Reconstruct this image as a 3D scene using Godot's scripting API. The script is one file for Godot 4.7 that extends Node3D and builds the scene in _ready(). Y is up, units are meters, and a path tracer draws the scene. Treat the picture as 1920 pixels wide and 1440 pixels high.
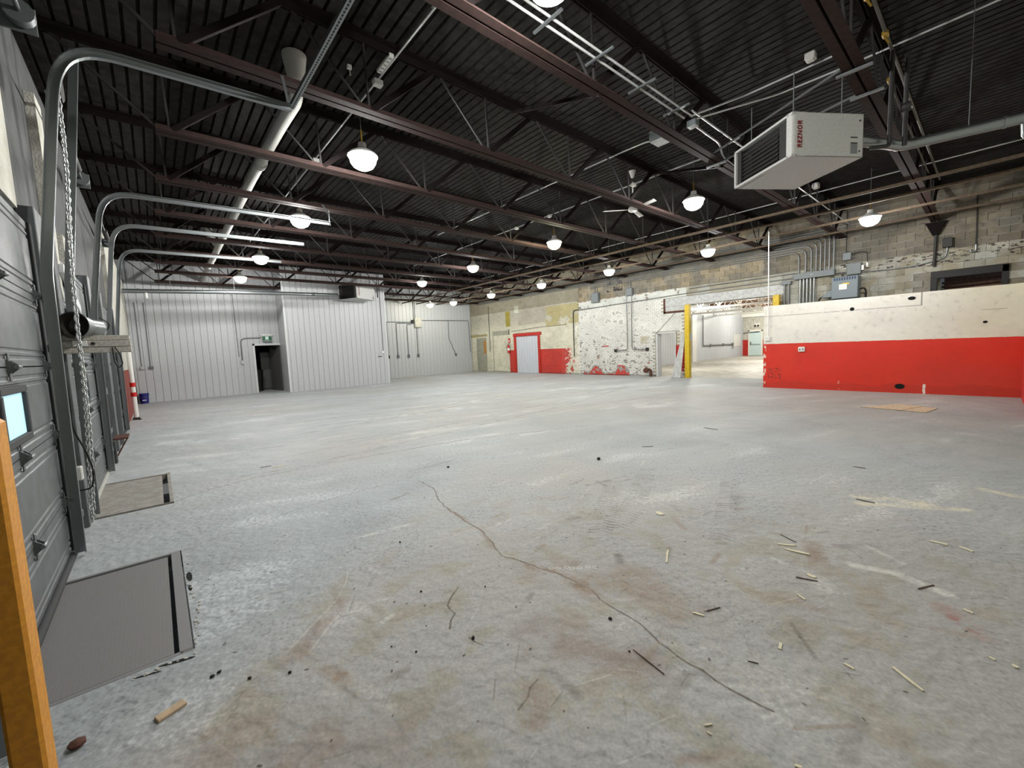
extends Node3D

var used := {}
var M := {}
var rng := RandomNumberGenerator.new()
const XD := -0.66
const XW := 17.3
const XL := 14.5
const ZL := -22.2
const ZR := -20.75
const ZF := -24.4
const DECK := 5.62
const HC := 4.67
const JZ := [-1.18, -3.28, -5.37, -7.4, -9.37, -11.43, -13.41, -15.35, -17.0, -18.8, -21.1, -23.3]

func _ready() -> void:
	rng.seed = 77
	# camera
	var cam := Camera3D.new()
	cam.name = "camera"
	var ry := Basis(Vector3.UP, -0.709855)
	var rx := Basis(Vector3.RIGHT, -0.0882574)
	var rz := Basis(Vector3(0, 0, 1), -0.0427309)
	cam.transform = Transform3D(ry * rx * rz, Vector3(0, 1.6, 0))
	cam.fov = rad_to_deg(2.0 * atan(720.0 / 775.157))
	cam.near = 0.05
	cam.far = 200.0
	cam.current = true
	add_child(cam)
	# sky and exposure
	var we := WorldEnvironment.new()
	we.name = "environment"
	var env := Environment.new()
	env.background_mode = Environment.BG_SKY
	var sky := Sky.new()
	var sm := ProceduralSkyMaterial.new()
	sm.sky_top_color = Color(0.62, 0.72, 0.85)
	sm.sky_horizon_color = Color(0.8, 0.85, 0.9)
	sm.ground_bottom_color = Color(0.4, 0.4, 0.4)
	sm.ground_horizon_color = Color(0.6, 0.6, 0.6)
	sky.sky_material = sm
	env.sky = sky
	env.tonemap_mode = Environment.TONE_MAPPER_LINEAR
	env.tonemap_exposure = 1.0
	env.sdfgi_enabled = true
	env.ssao_enabled = true
	env.ssil_enabled = true
	we.environment = env
	add_child(we)
	make_materials()
	build_lamps()
	build_shell()
	build_metal_walls()
	build_brick_wall()
	build_partition()
	build_annex()
	build_ceiling()
	build_dock_doors()
	build_dock_fittings()
	build_levelers()
	build_heaters()
	build_ceiling_services()
	build_wall_services()
	build_electrical()
	build_small_things()
	build_debris()

# ---------------------------------------------------------------- helpers
func numbered(n: String) -> String:
	if not used.has(n):
		used[n] = 0
		return n
	used[n] += 1
	return "%s_%03d" % [n, used[n]]

func S() -> SurfaceTool:
	var s := SurfaceTool.new()
	s.begin(Mesh.PRIMITIVE_TRIANGLES)
	return s

func tri(s: SurfaceTool, a: Vector3, b: Vector3, c: Vector3, n: Vector3) -> void:
	s.set_normal(n)
	s.add_vertex(a)
	if (b - a).cross(c - a).dot(n) > 0.0:
		s.set_normal(n)
		s.add_vertex(c)
		s.set_normal(n)
		s.add_vertex(b)
	else:
		s.set_normal(n)
		s.add_vertex(b)
		s.set_normal(n)
		s.add_vertex(c)

func quad(s: SurfaceTool, a: Vector3, b: Vector3, c: Vector3, d: Vector3, n: Vector3) -> void:
	tri(s, a, b, c, n)
	tri(s, a, c, d, n)

func trin(s: SurfaceTool, p: Array, n: Array) -> void:
	var f: Vector3 = n[0] + n[1] + n[2]
	var o := [0, 1, 2]
	if (p[1] - p[0]).cross(p[2] - p[0]).dot(f) > 0.0:
		o = [0, 2, 1]
	for i in o:
		s.set_normal(n[i])
		s.add_vertex(p[i])

# a box with chamfered edges (r = 0: sharp)
func box(s: SurfaceTool, c: Vector3, z: Vector3, r := 0.0, b := Basis()) -> void:
	var h := z * 0.5
	var ax := [Vector3(1, 0, 0), Vector3(0, 1, 0), Vector3(0, 0, 1)]
	r = minf(r, minf(h.x, minf(h.y, h.z)) * 0.9)
	for i in 3:
		var j := (i + 1) % 3
		var k := (i + 2) % 3
		for sg in [-1.0, 1.0]:
			var o: Vector3 = ax[i] * (h[i] * sg)
			var u: Vector3 = ax[j] * (h[j] - r)
			var v: Vector3 = ax[k] * (h[k] - r)
			quad(s, c + b * (o - u - v), c + b * (o + u - v), c + b * (o + u + v), c + b * (o - u + v), b * (ax[i] * sg))
	if r <= 0.0:
		return
	for i in 3:
		var j := (i + 1) % 3
		var k := (i + 2) % 3
		for a in [-1.0, 1.0]:
			for d in [-1.0, 1.0]:
				var p1: Vector3 = ax[i] * (h[i] * a) + ax[j] * ((h[j] - r) * d)
				var p2: Vector3 = ax[i] * ((h[i] - r) * a) + ax[j] * (h[j] * d)
				var v: Vector3 = ax[k] * (h[k] - r)
				quad(s, c + b * (p1 - v), c + b * (p1 + v), c + b * (p2 + v), c + b * (p2 - v), b * ((ax[i] * a + ax[j] * d).normalized()))
	for a in [-1.0, 1.0]:
		for d in [-1.0, 1.0]:
			for e in [-1.0, 1.0]:
				var q := Vector3(h.x * a, h.y * d, h.z * e)
				tri(s, c + b * (q - Vector3(0, r * d, r * e)), c + b * (q - Vector3(r * a, 0, r * e)), c + b * (q - Vector3(r * a, r * d, 0)), b * (Vector3(a, d, e).normalized()))

func span(s: SurfaceTool, lo: Vector3, hi: Vector3, r := 0.0) -> void:
	box(s, (lo + hi) * 0.5, (hi - lo).abs(), r)

func frame_of(d: Vector3, up := Vector3.UP) -> Basis:
	var z := d.normalized()
	if absf(z.dot(up)) > 0.98:
		up = Vector3(1, 0, 0)
	var x := up.cross(z).normalized()
	return Basis(x, z.cross(x), z)

func bar(s: SurfaceTool, a: Vector3, b: Vector3, w: float, h: float, r := 0.0, up := Vector3.UP) -> void:
	box(s, (a + b) * 0.5, Vector3(w, h, a.distance_to(b)), r, frame_of(b - a, up))

func tube(s: SurfaceTool, pts: Array, r: float, n := 8, caps := true, r1 := -1.0) -> void:
	var m := pts.size()
	var rings := []
	var norms := []
	var t0: Vector3 = (pts[1] - pts[0]).normalized()
	var u: Vector3 = frame_of(t0).x
	for i in m:
		var t: Vector3 = t0
		if i == m - 1:
			t = (pts[i] - pts[i - 1]).normalized()
		elif i > 0:
			t = ((pts[i] - pts[i - 1]).normalized() + (pts[i + 1] - pts[i]).normalized()).normalized()
		u = (u - t * u.dot(t)).normalized()
		var v := t.cross(u)
		var rr := r if r1 < 0.0 else lerpf(r, r1, float(i) / (m - 1))
		var ring := []
		var nn := []
		for k in n:
			var a := TAU * k / n
			var d := u * cos(a) + v * sin(a)
			ring.append(pts[i] + d * rr)
			nn.append(d)
		rings.append(ring)
		norms.append(nn)
	for i in m - 1:
		for k in n:
			var l := (k + 1) % n
			trin(s, [rings[i][k], rings[i][l], rings[i + 1][l]], [norms[i][k], norms[i][l], norms[i + 1][l]])
			trin(s, [rings[i][k], rings[i + 1][l], rings[i + 1][k]], [norms[i][k], norms[i + 1][l], norms[i + 1][k]])
	if caps:
		for e in [0, m - 1]:
			var nn: Vector3 = -t0 if e == 0 else (pts[m - 1] - pts[m - 2]).normalized()
			for k in range(1, n - 1):
				tri(s, rings[e][0], rings[e][k], rings[e][k + 1], nn)

# round the corners of a path
func fillet(pts: Array, r: float, n := 5) -> Array:
	var out := [pts[0]]
	for i in range(1, pts.size() - 1):
		var a: Vector3 = pts[i - 1]
		var b: Vector3 = pts[i]
		var c: Vector3 = pts[i + 1]
		var q := minf(r, 0.48 * minf(a.distance_to(b), b.distance_to(c)))
		var p := b + (a - b).normalized() * q
		var e := b + (c - b).normalized() * q
		for k in n + 1:
			var t := float(k) / n
			out.append(p.lerp(b, t).lerp(b.lerp(e, t), t))
	out.append(pts[-1])
	return out

# turn a profile of (radius, height) points round the local y axis
func lathe(s: SurfaceTool, prof: Array, n: int, t := Transform3D()) -> void:
	for i in prof.size() - 1:
		var p: Vector2 = prof[i]
		var q: Vector2 = prof[i + 1]
		var d := q - p
		var nn := Vector2(d.y, -d.x).normalized()
		for k in n:
			var a := TAU * k / n
			var b := TAU * (k + 1) / n
			var da := Vector3(cos(a), 0, sin(a))
			var db := Vector3(cos(b), 0, sin(b))
			var na := t.basis * (da * nn.x + Vector3.UP * nn.y)
			var nb := t.basis * (db * nn.x + Vector3.UP * nn.y)
			var p0 := t * (da * p.x + Vector3.UP * p.y)
			var p1 := t * (db * p.x + Vector3.UP * p.y)
			var q0 := t * (da * q.x + Vector3.UP * q.y)
			var q1 := t * (db * q.x + Vector3.UP * q.y)
			if p.x > 1e-5:
				trin(s, [p0, p1, q1], [na, nb, nb])
			if q.x > 1e-5:
				trin(s, [p0, q1, q0], [na, nb, na])

# extrude a polygon in local x, y along local z
func prism(s: SurfaceTool, poly: Array, z0: float, z1: float, t := Transform3D(), caps := true) -> void:
	var n := poly.size()
	var pv := PackedVector2Array(poly)
	var area := 0.0
	for i in n:
		area += pv[i].cross(pv[(i + 1) % n])
	var sg := 1.0 if area > 0 else -1.0
	for i in n:
		var a := pv[i]
		var b := pv[(i + 1) % n]
		var d := (b - a) * sg
		var nn := (t.basis * Vector3(d.y, -d.x, 0)).normalized()
		quad(s, t * Vector3(a.x, a.y, z0), t * Vector3(b.x, b.y, z0), t * Vector3(b.x, b.y, z1), t * Vector3(a.x, a.y, z1), nn)
	if caps:
		var ix := Geometry2D.triangulate_polygon(pv)
		for e in [z0, z1]:
			var nn := (t.basis * Vector3(0, 0, -1.0 if e == z0 else 1.0)).normalized()
			if z1 < z0:
				nn = -nn
			for k in range(0, ix.size(), 3):
				tri(s, t * Vector3(pv[ix[k]].x, pv[ix[k]].y, e), t * Vector3(pv[ix[k + 1]].x, pv[ix[k + 1]].y, e), t * Vector3(pv[ix[k + 2]].x, pv[ix[k + 2]].y, e), nn)

# sweep a closed profile (x along `side`, y along the inner normal) along a planar path
func sweep(s: SurfaceTool, prof: Array, pts: Array, side: Vector3) -> void:
	var n := prof.size()
	var area := 0.0
	for i in n:
		area += (prof[i] as Vector2).cross(prof[(i + 1) % n])
	var sg := 1.0 if area > 0 else -1.0
	var rings := []
	var ns := []
	for i in pts.size():
		var t: Vector3 = (pts[mini(i + 1, pts.size() - 1)] - pts[maxi(i - 1, 0)]).normalized()
		var nn := t.cross(side).normalized()
		var ring := []
		for p in prof:
			ring.append(pts[i] + side * p.x + nn * p.y)
		rings.append(ring)
		ns.append(nn)
	for i in pts.size() - 1:
		for k in n:
			var l := (k + 1) % n
			var d: Vector2 = (prof[l] - prof[k]) * sg
			var nv: Vector3 = (side * d.y - ns[i] * d.x).normalized()
			quad(s, rings[i][k], rings[i][l], rings[i + 1][l], rings[i + 1][k], nv)

func obj(called: String, s, m: Material, parent: Node = null) -> MeshInstance3D:
	var o := MeshInstance3D.new()
	o.mesh = s.commit() if s is SurfaceTool else s
	o.material_override = m
	if parent == null:
		o.name = numbered(called)
		add_child(o)
	else:
		o.name = called
		parent.add_child(o, true)
	return o

func tag(o: Node, label: String, category: String, group := "") -> Node:
	o.set_meta("label", label)
	o.set_meta("category", category)
	if group != "":
		o.set_meta("group", group)
	return o

func thing(called: String, label: String, category: String, at := Vector3.ZERO, turn := 0.0, group := "") -> Node3D:
	var o := Node3D.new()
	o.name = numbered(called)
	add_child(o)
	o.position = at
	o.rotation.y = turn
	tag(o, label, category, group)
	return o

func part(called: String, parent: Node) -> Node3D:
	var o := Node3D.new()
	o.name = called
	parent.add_child(o, true)
	return o

func struct(called: String, s, m: Material, label: String, category: String) -> MeshInstance3D:
	var o := obj(called, s, m)
	tag(o, label, category)
	o.set_meta("kind", "structure")
	return o

func struct_root(called: String, label: String, category: String) -> Node3D:
	var o := thing(called, label, category)
	o.set_meta("kind", "structure")
	return o

# ---------------------------------------------------------------- materials
func noise(freq: float, sd: int, oct := 4) -> FastNoiseLite:
	var n := FastNoiseLite.new()
	n.seed = sd
	n.noise_type = FastNoiseLite.TYPE_SIMPLEX_SMOOTH
	n.frequency = freq
	n.fractal_octaves = oct
	return n

func noise_tex(freq: float, sd: int, lo: Color, hi: Color, size := 512, normal := false, bump := 4.0) -> NoiseTexture2D:
	var t := NoiseTexture2D.new()
	t.width = size
	t.height = size
	t.seamless = true
	t.noise = noise(freq, sd, 5)
	if normal:
		t.as_normal_map = true
		t.bump_strength = bump
	else:
		var g := Gradient.new()
		g.set_color(0, lo)
		g.set_color(1, hi)
		g.set_offset(0, 0.25)
		g.set_offset(1, 0.75)
		t.color_ramp = g
	return t

func mat(c: Color, rough := 0.6, metal := 0.0, tex: Texture2D = null, scale := 1.0) -> StandardMaterial3D:
	var m := StandardMaterial3D.new()
	m.albedo_color = c
	m.roughness = rough
	m.metallic = metal
	if tex:
		m.albedo_texture = tex
		m.uv1_triplanar = true
		m.uv1_world_triplanar = true
		m.uv1_scale = Vector3.ONE * scale
	return m

func glow(c: Color, e: float) -> StandardMaterial3D:
	var m := mat(c, 0.4)
	m.emission_enabled = true
	m.emission = c
	m.emission_energy_multiplier = e
	return m

func make_materials() -> void:
	var grime := noise_tex(0.012, 5, Color(0.90, 0.895, 0.885), Color(1, 1, 1))
	var dirt := noise_tex(0.02, 9, Color(0.80, 0.78, 0.76), Color(1, 1, 1))
	var fine := noise_tex(0.08, 11, Color(0.94, 0.94, 0.93), Color(1, 1, 1))
	M.deck = mat(Color(0.158, 0.153, 0.147), 0.75, 0.0, dirt, 0.6)
	M.deck_back = mat(Color(0.08, 0.08, 0.08), 0.9)
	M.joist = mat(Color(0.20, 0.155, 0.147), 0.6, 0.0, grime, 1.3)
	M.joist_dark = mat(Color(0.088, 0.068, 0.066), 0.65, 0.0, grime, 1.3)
	M.rod = mat(Color(0.09, 0.08, 0.08), 0.7)
	M.bridging = mat(Color(0.33, 0.285, 0.24), 0.6, 0.0, grime, 2.0)
	M.panel = mat(Color(0.72, 0.73, 0.745), 0.45, 0.0, fine, 0.5)
	M.panel_cool = mat(Color(0.78, 0.80, 0.83), 0.45, 0.0, fine, 0.6)
	M.trim = mat(Color(0.80, 0.81, 0.82), 0.5, 0.0, fine, 1.0)
	M.cream = mat(Color(0.76, 0.755, 0.72), 0.8, 0.0, grime, 0.5)
	M.wall_grey = mat(Color(0.22, 0.232, 0.235), 0.7, 0.0, dirt, 0.45)
	M.door_grey = mat(Color(0.37, 0.385, 0.40), 0.5, 0.0, grime, 0.8)
	M.seal = mat(Color(0.21, 0.22, 0.23), 0.8, 0.0, fine, 2.0)
	M.galv = mat(Color(0.53, 0.55, 0.56), 0.33, 0.85, fine, 3.0)
	M.galv_dull = mat(Color(0.42, 0.44, 0.45), 0.5, 0.6, fine, 3.0)
	M.chrome = mat(Color(0.8, 0.8, 0.8), 0.2, 1.0)
	M.iron = mat(Color(0.16, 0.155, 0.15), 0.6, 0.3)
	M.black = mat(Color(0.05, 0.05, 0.055), 0.6)
	M.rubber = mat(Color(0.07, 0.07, 0.07), 0.85)
	M.void = mat(Color(0.03, 0.03, 0.03), 0.95)
	M.pvc = mat(Color(0.66, 0.66, 0.645), 0.65, 0.0, fine, 1.0)
	M.white = mat(Color(0.84, 0.84, 0.83), 0.45)
	M.white_dirty = mat(Color(0.80, 0.80, 0.79), 0.5, 0.0, fine, 1.2)
	M.heater = mat(Color(0.69, 0.695, 0.69), 0.45, 0.0, fine, 0.7)
	M.red_letter = mat(Color(0.42, 0.04, 0.08), 0.5)
	M.red_paint = mat(Color(0.72, 0.14, 0.10), 0.6, 0.0, grime, 0.8)
	M.red_gloss = mat(Color(0.72, 0.07, 0.07), 0.35)
	M.yellow = mat(Color(0.82, 0.70, 0.08), 0.45, 0.0, grime, 1.5)
	M.guard = mat(Color(0.80, 0.54, 0.12), 0.5, 0.0, grime, 5.0)
	M.brass = mat(Color(0.62, 0.5, 0.2), 0.4, 0.6)
	M.box_grey = mat(Color(0.42, 0.45, 0.46), 0.5, 0.0, fine, 2.0)
	M.trans = mat(Color(0.45, 0.49, 0.52), 0.5, 0.0, fine, 2.0)
	M.slot_blue = mat(Color(0.16, 0.24, 0.36), 0.6)
	M.pipe = mat(Color(0.46, 0.47, 0.47), 0.45, 0.5)
	M.gas = mat(Color(0.26, 0.25, 0.22), 0.5, 0.3)
	M.wood = mat(Color(0.74, 0.725, 0.70), 0.8, 0.0, noise_tex(0.03, 21, Color(0.86, 0.85, 0.83), Color(1, 1, 1)), 2.0)
	M.chip = mat(Color(0.80, 0.77, 0.67), 0.8)
	M.stick = mat(Color(0.27, 0.21, 0.17), 0.85)
	M.lump = mat(Color(0.10, 0.085, 0.08), 0.8)
	M.card = mat(Color(0.74, 0.65, 0.54), 0.85, 0.0, grime, 2.0)
	M.blue = mat(Color(0.09, 0.09, 0.42), 0.45)
	M.green = glow(Color(0.02, 0.30, 0.20), 0.25)
	M.sign_white = glow(Color(0.95, 1.0, 0.97), 0.5)
	M.glass_day = glow(Color(0.68, 0.86, 0.92), 0.62)
	M.lamp = glow(Color(1.0, 0.985, 0.94), 7.0)
	M.lamp_warm = glow(Color(1.0, 0.98, 0.80), 6.0)
	M.rust = mat(Color(0.36, 0.22, 0.17), 0.85, 0.0, dirt, 4.0)
	M.plate = mat(Color(0.53, 0.53, 0.535), 0.6, 0.15, dirt, 1.1)
	M.plate2 = mat(Color(0.62, 0.605, 0.58), 0.7, 0.0, grime, 1.1)
	M.brown_wood = mat(Color(0.42, 0.31, 0.25), 0.8, 0.0, dirt, 0.7)
	M.truss = mat(Color(0.86, 0.85, 0.82), 0.5)
	M.conduit = mat(Color(0.74, 0.75, 0.75), 0.4, 0.25, fine, 3.0)
	M.chain = mat(Color(0.75, 0.76, 0.76), 0.35, 0.6)
	M.red_dull = mat(Color(0.55, 0.25, 0.2), 0.75, 0.0, dirt, 1.0)
	for k in ["joist", "joist_dark", "deck", "bridging"]:
		M[k].metallic_specular = 0.2
		M[k].roughness = 0.85
	M.crumb = mat(Color(0.72, 0.71, 0.69), 0.85)
	M.sticker = mat(Color(0.86, 0.86, 0.85), 0.5)
	M.annex_door = mat(Color(0.75, 0.83, 0.83), 0.5)
	M.grey_face = mat(Color(0.61, 0.61, 0.55), 0.7, 0.0, grime, 0.8)
	M.old_plywood = mat(Color(0.66, 0.45, 0.2), 0.8)
	M.grey_panel = mat(Color(0.72, 0.73, 0.73), 0.6, 0.0, grime, 0.9)
	M.dark_door = mat(Color(0.32, 0.32, 0.32), 0.6)
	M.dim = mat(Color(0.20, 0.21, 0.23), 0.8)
	var bump := noise_tex(0.15, 31, Color.BLACK, Color.WHITE)
	for k in ["cream", "plate2"]:
		M[k].heightmap_enabled = true
		M[k].heightmap_texture = bump
		M[k].heightmap_scale = 0.4
	var tread := Image.create(128, 128, false, Image.FORMAT_L8)
	tread.fill(Color(0.2, 0.2, 0.2))
	for i in 128:
		for j in 128:
			var u := i % 64
			var v := j % 64
			var flip := ((i / 64) + (j / 64)) % 2 == 0
			var a := float(u - 32)
			var b := float(v - 32)
			if flip:
				var q := a
				a = b
				b = q
			if absf(a) < 24.0 - absf(b) * 3.0 and absf(b) < 6.0:
				tread.set_pixel(i, j, Color.WHITE)
	M.plate.heightmap_enabled = true
	M.plate.heightmap_texture = ImageTexture.create_from_image(tread)
	M.plate.heightmap_scale = 0.5
	M.plate.uv1_scale = Vector3.ONE * 26.0
	make_floor_materials()
	make_wall_paints()

# texture written row by row on all cores; f(u, v, row) returns nothing but writes into the row
var rows := []

func paint(w: int, h: int, f: Callable) -> ImageTexture:
	rows = []
	rows.resize(h)
	var id := WorkerThreadPool.add_group_task(func(y: int) -> void: rows[y] = f.call(y), h)
	WorkerThreadPool.wait_for_group_task_completion(id)
	var data := PackedByteArray()
	for r in rows:
		data.append_array(r)
	return ImageTexture.create_from_image(Image.create_from_data(w, h, false, Image.FORMAT_RGB8, data))

func sstep(a: float, b: float, x: float) -> float:
	var t := clampf((x - a) / (b - a), 0.0, 1.0)
	return t * t * (3.0 - 2.0 * t)

func seg_dist(p: Vector2, a: Vector2, b: Vector2) -> float:
	var d := b - a
	var t := clampf((p - a).dot(d) / maxf(d.length_squared(), 1e-9), 0.0, 1.0)
	return p.distance_to(a + d * t)

# ---------------------------------------------------------------- floor: bare concrete, dirt and wear
var fl_a: FastNoiseLite
var fl_b: FastNoiseLite
var fl_c: FastNoiseLite
var fl_d: FastNoiseLite
var strokes := []   # [ax, az, bx, bz, width, r, g, b, strength, soft]

func stroke(pts: Array, w: float, c: Color, k: float, soft := false, wob := 0.0) -> void:
	var p := []
	for i in range(0, pts.size() - 1, 2):
		p.append(Vector2(pts[i], pts[i + 1]))
	var q := [p[0]]
	for i in p.size() - 1:
		var n := maxi(1, int(p[i].distance_to(p[i + 1]) / 0.05)) if wob > 0 else 1
		for t in range(1, n + 1):
			var e: Vector2 = p[i].lerp(p[i + 1], float(t) / n)
			if wob > 0 and t < n:
				e += Vector2(rng.randf_range(-wob, wob), rng.randf_range(-wob, wob))
			q.append(e)
	for i in q.size() - 1:
		strokes.append([q[i].x, q[i].y, q[i + 1].x, q[i + 1].y, w * rng.randf_range(0.6, 1.3) if wob > 0 else w, c.r, c.g, c.b, k, soft])

func tyre(pts: Array, w: float) -> void:
	var p := []
	for i in range(0, pts.size() - 1, 2):
		p.append(Vector2(pts[i], pts[i + 1]))
	for i in p.size() - 1:
		var a: Vector2 = p[i]
		var b: Vector2 = p[i + 1]
		var d := (b - a).normalized()
		var s := Vector2(-d.y, d.x)
		var t := 0.0
		while t < a.distance_to(b):
			for e in [-1.0, 1.0]:
				var c: Vector2 = a + d * t + s * (w * 0.25 * float(e))
				strokes.append([c.x - s.x * w * 0.2, c.y - s.y * w * 0.2, c.x + s.x * w * 0.2 + d.x * 0.03 * e, c.y + s.y * w * 0.2 + d.y * 0.03 * e, 0.013, 0.36, 0.345, 0.33, 0.18 + rng.randf() * 0.3, true])
			t += 0.055

func floor_row(y: int, n: int, x0: float, z0: float, size: float, grain: float) -> PackedByteArray:
	var row := PackedByteArray()
	row.resize(n * 3)
	var px := size / n
	var z := z0 + (y + 0.5) * px
	for i in n:
		var x := x0 + (i + 0.5) * px
		var a := fl_a.get_noise_2d(x, z)
		var b := fl_b.get_noise_2d(x, z)
		var c := fl_c.get_noise_2d(x, z)
		var e := fl_d.get_noise_2d(x * 0.35 + z * 0.3, z * 1.6 - x * 0.5)
		# bluish dust to the left, brown dirt near the corner and on the right, pale and scrubbed farther off
		var near := 1.0 - sstep(1.6, 4.6, sqrt((x - 1.0) * (x - 1.0) + (z + 0.4) * (z + 0.4)))
		var east := sstep(2.5, 11.0, x) * sstep(-9.0, -1.5, z)
		var warm := clampf(0.10 + near * 0.40 + east * 0.40 + a * 0.6 + b * 0.22, 0.0, 1.0)
		var blue := sstep(0.0, 0.6, -z - 2.45 - (x - 0.4) * 0.75 + b * 0.25) * sstep(-6.8, -4.2, z) * (1.0 - sstep(2.4, 4.2, x))
		var rust := sstep(0.08, 0.42, fl_b.get_noise_2d(x * 2.3 + 7.0, z * 2.3) + c * 0.25) * near * (1.0 - blue)
		warm = clampf(warm * (1.0 - blue) + rust * 0.55, 0.0, 1.3)
		var v := 1.0 - blue * 0.06 + b * 0.05 + c * grain + e * 0.05 - near * 0.05 - east * 0.10
		var far := sstep(-3.0, -11.0, z)
		v += far * 0.03
		var r := lerpf(0.680, 0.625, warm) * v
		var g := lerpf(0.695, 0.610, warm) * v
		var l := lerpf(0.705, 0.590, warm) * v
		r -= blue * 0.012
		l += blue * 0.004 - rust * 0.02
		if c + b * 0.5 < -0.46:   # dark scuffs
			var k := minf(1.0, (-0.46 - c - b * 0.5) * 4.0) * 0.07
			r -= k
			g -= k
			l -= k
		if e + c * 0.4 > 0.36 and b > -0.1:   # pale scrapes
			var k := minf(1.0, (e + c * 0.4 - 0.36) * 5.0) * 0.07
			r += k
			g += k
			l += k
		row[i * 3] = int(clampf(r, 0.0, 1.0) * 255.0)
		row[i * 3 + 1] = int(clampf(g, 0.0, 1.0) * 255.0)
		row[i * 3 + 2] = int(clampf(l, 0.0, 1.0) * 255.0)
	var o := Vector2(0, z)
	for s in strokes:
		var w: float = s[4]
		w = maxf(w, px * 0.9)
		if z < minf(s[1], s[3]) - w or z > maxf(s[1], s[3]) + w:
			continue
		var i0 := maxi(0, int((minf(s[0], s[2]) - w - x0) / px))
		var i1 := mini(n - 1, int((maxf(s[0], s[2]) + w - x0) / px) + 1)
		var pa := Vector2(s[0], s[1])
		var pb := Vector2(s[2], s[3])
		for i in range(i0, i1 + 1):
			o.x = x0 + (i + 0.5) * px
			var d := seg_dist(o, pa, pb) / w
			if d >= 1.0:
				continue
			var k: float = s[8]
			if s[9]:
				k *= (1.0 - d * d) * clampf(0.75 + fl_b.get_noise_2d(o.x * 3.0, z * 3.0) * 1.6 + fl_c.get_noise_2d(o.x, z) * 0.8, 0.0, 1.3)
			elif d > 0.5:
				k *= 2.0 - 2.0 * d
			k = clampf(k, 0.0, 1.0)
			row[i * 3] = int(lerpf(row[i * 3], s[5] * 255.0, k))
			row[i * 3 + 1] = int(lerpf(row[i * 3 + 1], s[6] * 255.0, k))
			row[i * 3 + 2] = int(lerpf(row[i * 3 + 2], s[7] * 255.0, k))
	return row

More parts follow.
